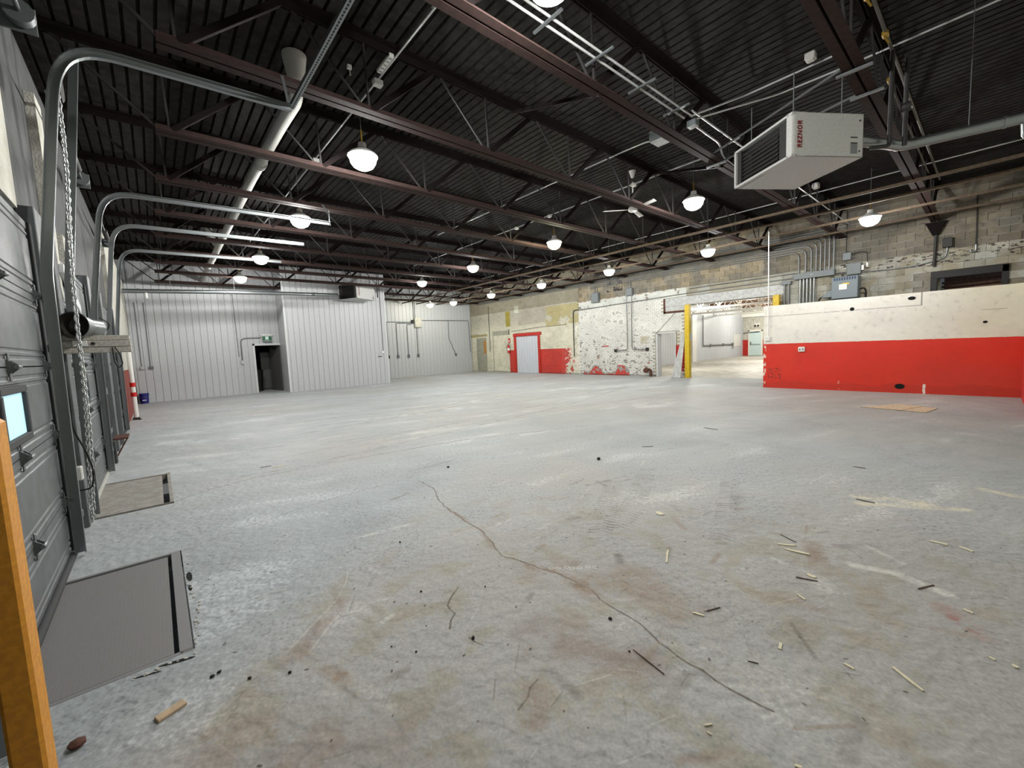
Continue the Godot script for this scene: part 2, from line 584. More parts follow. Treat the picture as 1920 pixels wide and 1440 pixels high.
func make_floor_materials() -> void:
	fl_a = noise(0.16, 3, 3)
	fl_b = noise(0.9, 4, 4)
	fl_c = noise(22.0, 6, 4)
	fl_d = noise(0.55, 8, 4)
	var crack := Color(0.33, 0.29, 0.26)
	var brown := Color(0.52, 0.45, 0.385)
	var pale := Color(0.80, 0.79, 0.77)
	stroke([2.35, -4.6, 2.32, -4.15, 2.19, -3.87, 2.12, -3.62, 2.09, -3.30, 2.06, -2.96, 1.98, -2.63, 1.90, -2.43, 1.97, -2.14, 2.02, -1.87, 2.02, -1.64, 1.97, -1.44, 1.96, -1.25, 1.90, -1.10, 1.87, -0.92, 1.86, -0.79, 1.86, -0.65, 1.87, -0.55], 0.007, crack, 0.8, false, 0.014)
	stroke([2.12, -3.62, 2.06, -2.96, 1.90, -2.43], 0.03, brown, 0.5, true)
	stroke([1.97, -2.14, 2.02, -1.75, 1.98, -1.6], 0.07, brown, 0.8, true)
	stroke([1.42, -2.30, 1.26, -2.18, 1.25, -2.08, 1.15, -1.98], 0.006, crack, 0.85, false, 0.012)
	stroke([1.19, -1.84, 1.21, -1.74], 0.005, crack, 0.7, false, 0.01)
	stroke([1.26, -1.37, 1.16, -1.33, 1.08, -1.31], 0.006, crack, 0.6, false, 0.012)
	stroke([1.2, -1.33, 1.1, -1.22], 0.07, brown, 0.6, true)
	stroke([0.04, -6.09, 0.42, -6.31, 0.90, -6.43, 1.42, -6.39, 2.46, -6.27, 4.2, -6.1], 0.008, crack, 0.6, false, 0.012)
	stroke([0.06, -4.42, 0.5, -4.6, 1.3, -4.75, 2.4, -4.8], 0.007, crack, 0.3, false, 0.02)
	stroke([0.78, -2.69, 0.62, -2.56, 0.46, -2.40, 0.23, -2.28], 0.08, brown, 0.3, true)
	stroke([0.82, -2.66, 0.66, -2.52, 0.5, -2.36], 0.012, pale, 0.4, true)
	stroke([0.76, -2.74, 0.56, -2.58, 0.4, -2.44], 0.01, pale, 0.35, true)
	stroke([0.47, -2.35, 0.56, -2.06, 0.59, -1.85], 0.05, Color(0.56, 0.49, 0.42), 0.6, true)
	stroke([0.62, -1.9, 0.66, -1.72], 0.05, pale, 0.6, true)
	stroke([0.1, -2.0, 0.7, -1.5], 0.22, brown, 0.28, true)
	stroke([2.0, -2.0, 2.3, -1.5, 2.2, -1.1], 0.25, brown, 0.35, true)
	stroke([1.5, -1.6, 1.7, -1.1], 0.2, Color(0.45, 0.38, 0.33), 0.35, true)
	for i in 90:   # scuffs and smears of dirt round the corner where people stood
		var p := Vector2(rng.randf_range(0.0, 4.2), rng.randf_range(-3.2, 0.3))
		var d := Vector2.from_angle(rng.randf() * TAU) * rng.randf_range(0.04, 0.28)
		var k := rng.randf()
		stroke([p.x, p.y, p.x + d.x, p.y + d.y], rng.randf_range(0.012, 0.05), pale if k < 0.35 else brown if k < 0.7 else Color(0.40, 0.38, 0.36), rng.randf_range(0.18, 0.45), true)
	for i in 60:
		var p := Vector2(rng.randf_range(0.5, 9.0), rng.randf_range(-9.5, -2.5))
		var d := Vector2.from_angle(rng.randf_range(-0.5, 0.5)) * rng.randf_range(0.1, 0.7)
		stroke([p.x, p.y, p.x + d.x, p.y + d.y], rng.randf_range(0.012, 0.04), pale if rng.randf() < 0.6 else Color(0.48, 0.47, 0.46), rng.randf_range(0.2, 0.5), true)
	for i in 380:   # fine scratches
		var p := Vector2(rng.randf_range(-0.1, 5.5), rng.randf_range(-5.5, 0.3))
		var d := Vector2.from_angle(rng.randf_range(-1.2, 1.2)) * rng.randf_range(0.03, 0.22)
		var k := rng.randf()
		strokes.append([p.x, p.y, p.x + d.x, p.y + d.y, rng.randf_range(0.002, 0.005), 0.82 if k < 0.5 else 0.36, 0.81 if k < 0.5 else 0.34, 0.79 if k < 0.5 else 0.32, rng.randf_range(0.15, 0.45), false])
	for i in 26:   # long sweeping drag marks across the middle of the hall
		var x := rng.randf_range(0.5, 4.0)
		var z := rng.randf_range(-14.0, -6.5)
		var l := rng.randf_range(2.0, 7.0)
		var sl := rng.randf_range(-0.15, 0.25)
		stroke([x, z, x + l, z + l * sl, x + l * 1.7, z + l * sl * 2.6], rng.randf_range(0.03, 0.09), pale if rng.randf() < 0.65 else Color(0.52, 0.51, 0.50), rng.randf_range(0.2, 0.5), true)
	tyre([4.57, -2.77, 3.69, -2.36, 2.92, -2.06], 0.22)
	tyre([3.95, -2.84, 3.36, -2.49, 2.72, -2.11], 0.22)
	tyre([4.81, -1.88, 3.88, -1.54, 3.3, -1.35], 0.2)
	tyre([4.6, -1.72, 3.7, -1.40], 0.12)
	stroke([5.12, -0.80, 5.27, -0.33], 0.10, Color(0.86, 0.82, 0.72), 0.75, true)
	stroke([4.9, -0.75, 5.3, -0.1], 0.07, Color(0.86, 0.82, 0.72), 0.6, true)
	stroke([6.1, 0.0, 6.0, 0.3], 0.08, Color(0.86, 0.82, 0.72), 0.6, true)
	stroke([3.53, -0.57, 3.59, -0.36, 3.50, -0.11], 0.05, pale, 0.6, true)
	stroke([3.18, -0.75, 3.05, -0.6], 0.10, pale, 0.45, true)
	stroke([3.7, -0.85, 3.3, -0.7], 0.08, brown, 0.6, true)
	stroke([3.22, -0.08, 3.17, 0.0], 0.045, Color(0.56, 0.33, 0.29), 0.8, true)
	stroke([3.30, -0.12, 3.14, 0.03], 0.08, Color(0.58, 0.45, 0.41), 0.4, true)
	stroke([3.19, 0.10, 3.15, 0.2, 3.1, 0.35], 0.02, Color(0.88, 0.87, 0.85), 0.9, true)
	stroke([3.2, 0.05, 3.17, 0.2], 0.012, Color(0.25, 0.2, 0.18), 0.7, true)
	for i in 7:
		var cx := 2.05 + i * 0.035 + rng.randf_range(-0.02, 0.02)
		var cz := -2.02 + i * 0.035
		for k in 9:
			var a := TAU * k / 9
			var b := TAU * (k + 1) / 9
			strokes.append([cx + cos(a) * 0.016, cz + sin(a) * 0.016, cx + cos(b) * 0.016, cz + sin(b) * 0.016, 0.004, 0.82, 0.82, 0.80, 0.7, false])
	for i in 420:   # grit and specks
		var p := Vector2(rng.randf_range(0.0, 6.5), rng.randf_range(-7.0, 0.35))
		var r := rng.randf_range(0.003, 0.008)
		strokes.append([p.x, p.y, p.x + rng.randf_range(-0.012, 0.012), p.y + rng.randf_range(-0.012, 0.012), r, 0.2, 0.18, 0.17, 0.75, false])
	var n := 2048
	var size := 7.2
	M.floor_near = mat(Color.WHITE, 0.72, 0.0, paint(n, n, func(y: int) -> PackedByteArray: return floor_row(y, n, XD, -6.7, size, 0.055)))
	M.floor_near.uv1_scale = Vector3.ONE / size
	M.floor_near.uv1_offset = Vector3(-XD / size, 0, 6.7 / size)
	var m := 2048
	var big := 25.6
	M.floor_far = mat(Color.WHITE, 0.66, 0.0, paint(m, m, func(y: int) -> PackedByteArray: return floor_row(y, m, -4.0, -25.0, big, 0.05)))
	M.floor_far.uv1_scale = Vector3.ONE / big
	M.floor_far.uv1_offset = Vector3(4.0 / big, 0, 25.0 / big)
	var h := noise_tex(0.06, 77, Color.BLACK, Color.WHITE, 1024)
	for k in ["floor_near", "floor_far"]:
		M[k].detail_enabled = true
		M[k].detail_albedo = noise_tex(0.05, 78, Color(0.93, 0.93, 0.93), Color(1, 1, 1), 1024)
		M[k].detail_blend_mode = BaseMaterial3D.BLEND_MODE_MUL
		M[k].detail_uv_layer = BaseMaterial3D.DETAIL_UV_2
		M[k].uv2_triplanar = true
		M[k].uv2_world_triplanar = true
		M[k].uv2_scale = Vector3.ONE * 0.9
		M[k].heightmap_enabled = true
		M[k].heightmap_texture = h
		M[k].heightmap_scale = 0.5 if k == "floor_near" else 1.0
	M.floor_annex = mat(Color(0.74, 0.73, 0.70), 0.55, 0.0, noise_tex(0.02, 40, Color(0.82, 0.81, 0.79), Color(1, 1, 1)), 0.15)

# ---------------------------------------------------------------- paint on the masonry walls
func brick_row(y: int, w: int, h: int) -> PackedByteArray:
	var row := PackedByteArray()
	row.resize(w * 3)
	var hh := (1.0 - (y + 0.5) / h) * 6.0
	for i in w:
		var z := 0.6 - (i + 0.5) / w * 25.6
		var a := fl_b.get_noise_2d(z, hh + 40.0)
		var c := fl_c.get_noise_2d(z * 0.115, hh * 0.147 + 40.0)
		var d := fl_c.get_noise_2d(z * 0.205, hh * 0.51 + 80.0)
		var e := fl_a.get_noise_2d(z * 2.0, hh * 2.0 + 20.0)
		var col: Color
		if z < -14.45:
			# cream painted brick, greyer and stained higher up
			col = Color(0.81, 0.80, 0.72).lerp(Color(0.66, 0.65, 0.59), sstep(2.4, 3.6, hh + a * 0.5))
			if z > -16.9 and hh > 2.72 + (z + 16.9) * 0.03 and hh < 3.83 and a + c * 0.6 > -0.25:
				col = col.lerp(Color(0.64, 0.59, 0.38), 0.75)
			if z > -19.3 and z < -16.9 and hh > 2.9 + (z + 19.3) * 0.03 and hh < 4.1:
				col = col.lerp(Color(0.62, 0.60, 0.54), 0.6)
			if z > -20.5 and z < -20.05 and hh > 2.93 and hh < 3.88:
				col = Color(0.58, 0.53, 0.17)
			if z > -19.65 and z < -19.25 and hh > 3.72 and hh < 4.15:
				col = Color(0.79, 0.80, 0.75)
			if z < -22.5 and absf(hh - 2.5) < 0.08 + a * 0.08:
				col = Color(0.62, 0.58, 0.40)
			if hh < 1.42 and z > -20.22 and z < -15.05 + c * 0.5 - sstep(0.9, 0.2, hh) * 0.35:
				col = Color(0.74, 0.16, 0.11)
				if z > -15.5 and c > 0.2:
					col = Color(0.84, 0.82, 0.76)
			elif hh < 1.42 and z > -15.3 and z < -14.5 and c > 0.22:
				col = Color(0.70, 0.2, 0.15)
			if absf(z + 14.6) < 0.22 and hh < 2.6 and c > -0.05:
				col = col.lerp(Color(0.87, 0.86, 0.83), 0.8)
			if c < -0.46:
				col = col.darkened(0.08)
			if hh < 0.35 and c + a > 0.1 and z < -15.3 and z > -19.0:
				col = col.lerp(Color(0.8, 0.77, 0.7), 0.0)
			if absf(hh - (2.62 + sin(z * 1.7) * 0.02 + (z + 20.0) * 0.028)) < 0.02 and z > -20.0 and z < -15.3:
				col = Color(0.42, 0.38, 0.33)
		elif hh > 3.83:
			# unpainted block, tan with grey wash
			col = Color(0.56, 0.52, 0.44).lerp(Color(0.46, 0.445, 0.41), sstep(-0.25, 0.25, a + e * 0.5))
			if z > -5.6:
				col = Color(0.45, 0.425, 0.375).lerp(Color(0.37, 0.355, 0.325), sstep(-0.2, 0.3, a + e * 0.6))
			if z > -12.6 and z < -11.7 and hh > 4.1 and c + d * 0.5 > 0.12:
				col = Color(0.2, 0.18, 0.17)
			if d < -0.45:
				col = col.darkened(0.25)
		elif z > -8.55:
			if hh > 2.2:
				col = Color(0.63, 0.63, 0.60).lerp(Color(0.55, 0.53, 0.47), sstep(-0.2, 0.3, a))
				if hh > 3.45 and z > -4.6 and d + c * 0.6 > 0.3:
					col = Color(0.25, 0.22, 0.2)
				if d < -0.5:
					col = col.darkened(0.3)
			else:
				col = Color(0.76, 0.75, 0.70)
		elif hh > 3.46:
			col = Color(0.76, 0.77, 0.75)
			if hh > 3.78 and c > 0.1:
				col = Color(0.6, 0.5, 0.42)
			if c < -0.42:
				col = Color(0.5, 0.47, 0.43)
		else:
			col = Color(0.82, 0.82, 0.80)
			if z < -10.9 and c + a * 0.5 > 0.5 and hh > 1.4:
				col = col.darkened(0.2)
			# peeling: bare brick and mortar show through, more of it lower down and in level lines
			var peel := 0.33 - 0.17 * sstep(2.4, 0.9, hh) - 0.05 * sstep(0.8, 0.1, hh)
			if z > -9.95:
				peel = 0.45
			if z > -9.05 and hh < 1.40 and hh > 0.3 + c * 0.3:
				col = Color(0.76, 0.15, 0.10)
				peel = 0.6
			elif z > -9.05 and hh > 1.4 and hh < 1.95:
				col = Color(0.74, 0.73, 0.68)
				peel = 0.8
			var q := c * 0.55 + d * 0.55
			if q > peel:
				var k := sstep(peel, peel + 0.14, q)
				var under := Color(0.47, 0.455, 0.43) if a + c * 0.3 > -0.36 else Color(0.55, 0.22, 0.16)
				col = col.lerp(under, k * 0.9)
			elif q < -0.42:
				col = col.darkened(0.12)
			if hh < 0.5 and z > -14.2 and z < -11.4:
				var rr := 0.24 + 0.18 * sin(z * 4.1) + a * 0.4
				if hh < rr and c > -0.25:
					col = Color(0.74, 0.17, 0.13)
				elif hh < rr + 0.12:
					col = col.lerp(Color(0.5, 0.48, 0.46), 0.7)
			if z > -10.75 and z < -10.3 and hh > 1.5 and hh < 1.85 and c > -0.2:
				col = col.lerp(Color(0.7, 0.66, 0.57), 0.8)
			if z > -9.95 and z < -9.0 and absf(hh - (1.95 + (z + 9.95) * 0.95)) < 0.03 + c * 0.02 and hh < 2.85:
				col = Color(0.52, 0.52, 0.5)
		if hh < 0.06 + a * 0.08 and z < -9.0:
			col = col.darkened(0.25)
		var v := 1.0 + a * 0.08 + c * 0.05
		row[i * 3] = int(clampf(col.r * v, 0, 1) * 255)
		row[i * 3 + 1] = int(clampf(col.g * v, 0, 1) * 255)
		row[i * 3 + 2] = int(clampf(col.b * v, 0, 1) * 255)
	return row

func low_row(y: int, w: int, h: int) -> PackedByteArray:
	var row := PackedByteArray()
	row.resize(w * 3)
	var hh := (1.0 - (y + 0.5) / h) * 2.6
	for i in w:
		var z := 0.55 - (i + 0.5) / w * 5.6
		var a := fl_b.get_noise_2d(z, hh + 140.0)
		var c := fl_c.get_noise_2d(z * 0.245, hh * 0.245 + 140.0)
		var e := fl_a.get_noise_2d(z * 2.0, hh * 2.0 + 120.0)
		var col: Color
		if hh < 1.365 + c * 0.006:
			col = Color(0.81, 0.15, 0.05)
			col = col.lerp(Color(0.74, 0.24, 0.17), 0.6 * sstep(-2.6, 0.3, z) * sstep(1.1, 0.3, hh) + 0.25 * maxf(0.0, a))
			if hh < 0.22 + a * 0.15:
				col = col.lerp(Color(0.66, 0.15, 0.08), 0.4)
			if z < -4.2 and z > -4.55 and hh > 0.28 and hh < 0.62 and absf(c) < 0.07:
				col = Color(0.28, 0.1, 0.08)
			if absf(z + 2.79) < 0.02 and hh < 0.4 and c > 0.0:
				col = Color(0.85, 0.6, 0.55)
			if absf(z + 1.07) < 0.02 + 0.02 * c and hh < 0.25:
				col = Color(0.85, 0.8, 0.76)
			if z < -4.62 and c > 0.1:
				col = Color(0.86, 0.75, 0.7)
		else:
			col = Color(0.87, 0.86, 0.83).lerp(Color(0.80, 0.77, 0.68), 0.7 * sstep(-1.8, 0.4, z + a * 0.8))
			if c + a * 0.3 < -0.5:
				col = col.darkened(0.05)
			if hh > 2.2 and hh < 2.225 and z < -1.2 and c > -0.3:
				col = col.darkened(0.2)
			if absf(z + 1.18) < 0.012 and hh > 2.2:
				col = col.darkened(0.35)
			if absf(z - 0.0) < 0.2 and absf(hh - 2.0) < 0.006:
				col = col.darkened(0.35)
		var v := 1.0 + a * 0.04 + c * 0.025
		row[i * 3] = int(clampf(col.r * v, 0, 1) * 255)
		row[i * 3 + 1] = int(clampf(col.g * v, 0, 1) * 255)
		row[i * 3 + 2] = int(clampf(col.b * v, 0, 1) * 255)
	return row

func make_wall_paints() -> void:
	var bump := noise_tex(0.09, 51, Color.BLACK, Color.WHITE)
	M.brick = mat(Color.WHITE, 0.8, 0.0, paint(2048, 512, func(y: int) -> PackedByteArray: return brick_row(y, 2048, 512)))
	M.brick.uv1_scale = Vector3(1.0 / 25.6, 1.0 / 6.0, 1.0 / 25.6)
	M.brick.uv1_offset = Vector3(0.434 - XW / 25.6, 0, -0.6 / 25.6)
	M.brick_light = M.brick.duplicate()
	M.brick_light.albedo_color = Color(1.0, 0.99, 0.965)
	M.brick_mid = M.brick.duplicate()
	M.brick_mid.albedo_color = Color(0.94, 0.935, 0.92)
	M.brick_dark = M.brick.duplicate()
	M.brick_dark.albedo_color = Color(0.88, 0.87, 0.845)
	M.mortar = M.brick.duplicate()
	M.mortar.albedo_color = Color(0.80, 0.78, 0.75)
	M.low = mat(Color.WHITE, 0.5, 0.0, paint(1024, 512, func(y: int) -> PackedByteArray: return low_row(y, 1024, 512)))
	M.low.uv1_scale = Vector3(1.0 / 5.6, 1.0 / 2.6, 1.0 / 5.6)
	M.low.uv1_offset = Vector3(0.5 - XL / 5.6, 0, -0.55 / 5.6)

# ---------------------------------------------------------------- lamps
const LAMP_ENERGY := 8.2

func lamp(at: Vector3, label: String, group: String, warm := false, e := 1.0) -> void:
	var t := thing("high_bay_lamp", label, "lamp", at, 0.0, group)
	var s := S()
	lathe(s, [Vector2(0.0, 0.235), Vector2(0.055, 0.23), Vector2(0.065, 0.16), Vector2(0.10, 0.13), Vector2(0.21, 0.06), Vector2(0.225, 0.03), Vector2(0.215, 0.03), Vector2(0.0, 0.05)], 20)
	var hs := obj("housing", s, M.white_dirty, t)
	s = S()
	lathe(s, [Vector2(0.0, -0.17), Vector2(0.08, -0.16), Vector2(0.15, -0.12), Vector2(0.19, -0.06), Vector2(0.21, 0.03), Vector2(0.0, 0.035)], 20)
	obj("lens", s, M.lamp_warm if warm else M.lamp, t)
	s = S()
	tube(s, [Vector3(0, 0.23, 0), Vector3(0, 0.42, 0)], 0.015, 8)
	obj("hook", s, M.brass, hs)
	s = S()
	tube(s, [Vector3(0, 0.42, 0), Vector3(0, DECK - at.y, 0)], 0.006, 6)
	obj("hanger", s, M.galv_dull, t)
	var l := OmniLight3D.new()
	l.name = "lamp_light"
	l.light_color = Color(1.0, 0.98, 0.84) if warm else Color(1.0, 0.995, 0.98)
	l.light_energy = LAMP_ENERGY * e
	l.light_size = 0.07
	l.omni_range = 40.0
	l.omni_attenuation = 2.0
	l.shadow_enabled = true
	l.position = Vector3(0, -0.06, 0)
	t.add_child(l)

func build_lamps() -> void:
	var ord := ["nearest the camera", "second from the camera", "third from the camera", "fourth from the camera", "fifth from the camera", "farthest from the camera"]
	var zs := [-2.48, -6.47, -10.1, -14.6, -18.5]
	for i in 5:
		lamp(Vector3(2.72, 4.6, zs[i]), "round high-bay lamp hanging in the row along the dock doors, " + ord[i], "high-bay lamps under the roof", false, [1.1, 1.15, 0.95, 0.85, 0.85][i])
	zs = [-4.4, -8.58, -12.7, -16.56]
	for i in 4:
		lamp(Vector3(9.25, 4.6, zs[i]), "round high-bay lamp hanging in the middle row of the hall, " + ord[i], "high-bay lamps under the roof", i == 1, [1.15, 0.9, 0.8, 0.8][i])
	zs = [-2.11, -6.1, -9.93, -13.68, -17.45, -21.09]
	for i in 6:
		lamp(Vector3(13.8, 4.4, zs[i]), "round high-bay lamp hanging in the row along the brick wall, " + ord[i], "high-bay lamps under the roof", false, [0.8, 0.65, 0.62, 0.62, 0.62, 0.6][i])
	lamp(Vector3(12.96, 4.38, -22.4), "yellowish high-bay lamp lighting the far metal wall, hanging lowest of all", "high-bay lamps under the roof", true, 0.3)
	lamp_small(Vector3(22.0, 3.75, -10.5), "square white lamp under the roof beyond the opening, first behind the lintel")
	lamp_small(Vector3(30.0, 3.75, -10.5), "square white lamp under the roof beyond the opening, before the white column")
	lamp_small(Vector3(36.0, 3.75, -11.5), "square white lamp under the roof beyond the opening, nearest the pale door")
	lamp_small(Vector3(25.0, 3.75, -5.0), "square white lamp under the roof beyond the opening, hidden behind the partition")

func lamp_small(at: Vector3, label: String) -> Node3D:
	var t := thing("strip_lamp", label, "lamp", at, 0.0, "lamps in the room beyond the opening")
	var s := S()
	box(s, Vector3(0, 0.05, 0), Vector3(0.34, 0.06, 0.34), 0.01)
	obj("housing", s, M.white, t)
	s = S()
	box(s, Vector3(0, 0.005, 0), Vector3(0.30, 0.03, 0.30), 0.008)
	obj("lens", s, M.lamp, t)
	s = S()
	tube(s, [Vector3(0, 0.08, 0), Vector3(0, 4.3 - at.y, 0)], 0.008, 6)
	obj("hanger", s, M.galv_dull, t)
	var l := OmniLight3D.new()
	l.name = "lamp_light"
	l.light_color = Color(1.0, 0.985, 0.93)
	l.light_energy = LAMP_ENERGY * 2.3
	l.light_size = 0.15
	l.omni_range = 40.0
	l.omni_attenuation = 2.0
	l.shadow_enabled = true
	l.position = Vector3(0, -0.05, 0)
	t.add_child(l)
	return t

# ---------------------------------------------------------------- shell
func build_shell() -> void:
	var s := S()
	# near slab, cut round the two leveler pits
	var x1 := XD + 7.2
	for r in [[0.03, x1, -6.7, -6.1], [0.03, x1, -6.1, -4.41], [XD, 0.03, -6.02, -4.45], [0.03, x1, -4.41, 0.6], [XD, 0.03, -2.85, 0.6]]:
		span(s, Vector3(r[0], -0.15, r[2]), Vector3(r[1], 0.0, r[3]))
	span(s, Vector3(XD - 0.3, -0.4, -7.0), Vector3(XD, 0.0, 0.6))
	var f := struct("floor", s, M.floor_near, "bare grey concrete floor with cracks, dust and tyre marks, open middle of the hall", "floor")
	s = S()
	span(s, Vector3(x1, -0.15, -6.7), Vector3(XW + 0.35, 0.0, 0.6))
	span(s, Vector3(0.03, -0.15, -7.75), Vector3(XW + 0.35, 0.0, -6.7))
	span(s, Vector3(XD - 0.3, -0.15, -27.5), Vector3(XW + 0.35, 0.0, -7.75))
	span(s, Vector3(XD - 0.3, -0.45, -7.75), Vector3(0.03, -0.3, -2.8))
	obj("slab", s, M.floor_far, f)
	s = S()
	span(s, Vector3(XW + 0.35, -0.15, -14.6), Vector3(39.6, 0.0, -1.0))
	obj("slab", s, M.floor_annex, f)

	# dock wall on the left
	s = S()
	span(s, Vector3(XD - 0.35, -0.4, -22.5), Vector3(XD - 0.07, 4.75, 0.8))
	span(s, Vector3(XD - 1.0, 4.5, -22.5), Vector3(XD - 0.3, 4.75, 0.8))
	span(s, Vector3(XD - 1.0, 4.5, -22.5), Vector3(XD - 0.7, 6.0, 0.8))
	var w := struct("wall_left", s, M.wall_grey, "grey wall with the three dock doors, along the left side", "wall")
	s = S()
	span(s, Vector3(XD - 0.07, 2.78, -4.74), Vector3(XD, 3.75, 0.55))   # cream header over the near door
	span(s, Vector3(XD - 0.07, 1.42, -22.2), Vector3(XD + 0.01, 4.74, -13.75))
	obj("cream_face", s, M.cream, w)
	s = S()
	span(s, Vector3(XD - 0.07, 0.0, -22.2), Vector3(XD + 0.01, 1.42, -13.75))
	obj("red_wainscot", s, M.red_dull, w)
	for z in [[-5.42, -5.12], [-6.02, -5.80], [-8.92, -8.62], [-10.78, -10.45], [-13.72, -13.5]]:
		s = S()
		span(s, Vector3(XD - 0.07, 0.0, z[0]), Vector3(XD + 0.035, 2.9, z[1]), 0.006)
		obj("jamb_post", s, M.door_grey, w)
	for z in [[-6.62, -6.28, 4.3, 0.0], [-7.32, -6.98, 3.1, 0.1]]:   # tapering cream boards left bare between grey sheets
		s = S()
		prism(s, [Vector2(z[0], z[2]), Vector2(z[1], z[2]), Vector2(z[1] - 0.05, 2.45), Vector2((z[0] + z[1]) * 0.5 + z[3], 2.3)], 0.0, 0.07, Transform3D(Basis(Vector3(0, 0, 1), Vector3(0, 1, 0), Vector3(1, 0, 0)), Vector3(XD - 0.07, 0, 0)))
		obj("cream_board", s, M.cream, w)
	s = S()
	bar(s, Vector3(XD + 0.02, 2.62, -6.35), Vector3(XD + 0.02, 2.28, -7.35), 0.04, 0.10, 0.005)
	obj("sloping_trim", s, M.trim, w)

	# wall behind the photographer
	s = S()
	span(s, Vector3(XD - 1.0, 0, 0.5), Vector3(XW + 0.5, 6.0, 0.8))
	w = struct("wall_front", s, M.cream, "painted masonry wall closing the near end of the hall", "wall")
	s = S()
	span(s, Vector3(11.0, 0, 0.47), Vector3(XL, 1.36, 0.5))
	obj("red_wainscot", s, M.red_paint, w)

func slab_with_hole(s: SurfaceTool, a0: float, a1: float, y1: float, h0: float, h1: float, hy0: float, hy1: float, mk: Callable) -> void:
	mk.call(s, a0, h0, 0.0, y1)
	mk.call(s, h1, a1, 0.0, y1)
	mk.call(s, h0, h1, hy1, y1)
	if hy0 > 0.0:
		mk.call(s, h0, h1, 0.0, hy0)

# one ribbed sheet: a flat with a narrow groove at its right edge; local x across, y up, face towards +z
func ribbed_sheet(w: float, h: float) -> ArrayMesh:
	var s := S()
	var g := 0.028
	var p := [Vector2(0, 0), Vector2(0, 0.018), Vector2(0.006, 0.022), Vector2(w - g, 0.022), Vector2(w - g + 0.006, 0.004), Vector2(w - 0.006, 0.004), Vector2(w - 0.002, 0.018), Vector2(w - 0.002, 0)]
	var q := []
	for v in p:
		q.append(Vector2(v.x, -v.y))
	prism(s, q, 0.0, h, Transform3D(Basis(Vector3(1, 0, 0), Vector3(0, 0, -1), Vector3(0, 1, 0)), Vector3.ZERO))
	return s.commit()

func sheets(parent: Node, m: Material, x0: float, x1: float, z: float, pitch: float, y0: float, y1: float, off := 0.0, holes := []) -> void:
	var cache := {}
	var x := x0 + off - (pitch if off > 0.0 else 0.0)
	while x < x1 - 0.02:
		var a := maxf(x, x0)
		var b := minf(x + pitch, x1)
		if b - a > 0.05:
			var lo := y0
			for h in holes:
				if (a + b) * 0.5 > h[0] and (a + b) * 0.5 < h[1]:
					lo = h[2]
			var key := "%.3f %.3f" % [b - a, lo]
			if not cache.has(key):
				cache[key] = ribbed_sheet(b - a, y1 - lo)
			var o := obj("wall_sheet", cache[key], m, parent)
			o.position = Vector3(a, lo, z)
		x += pitch

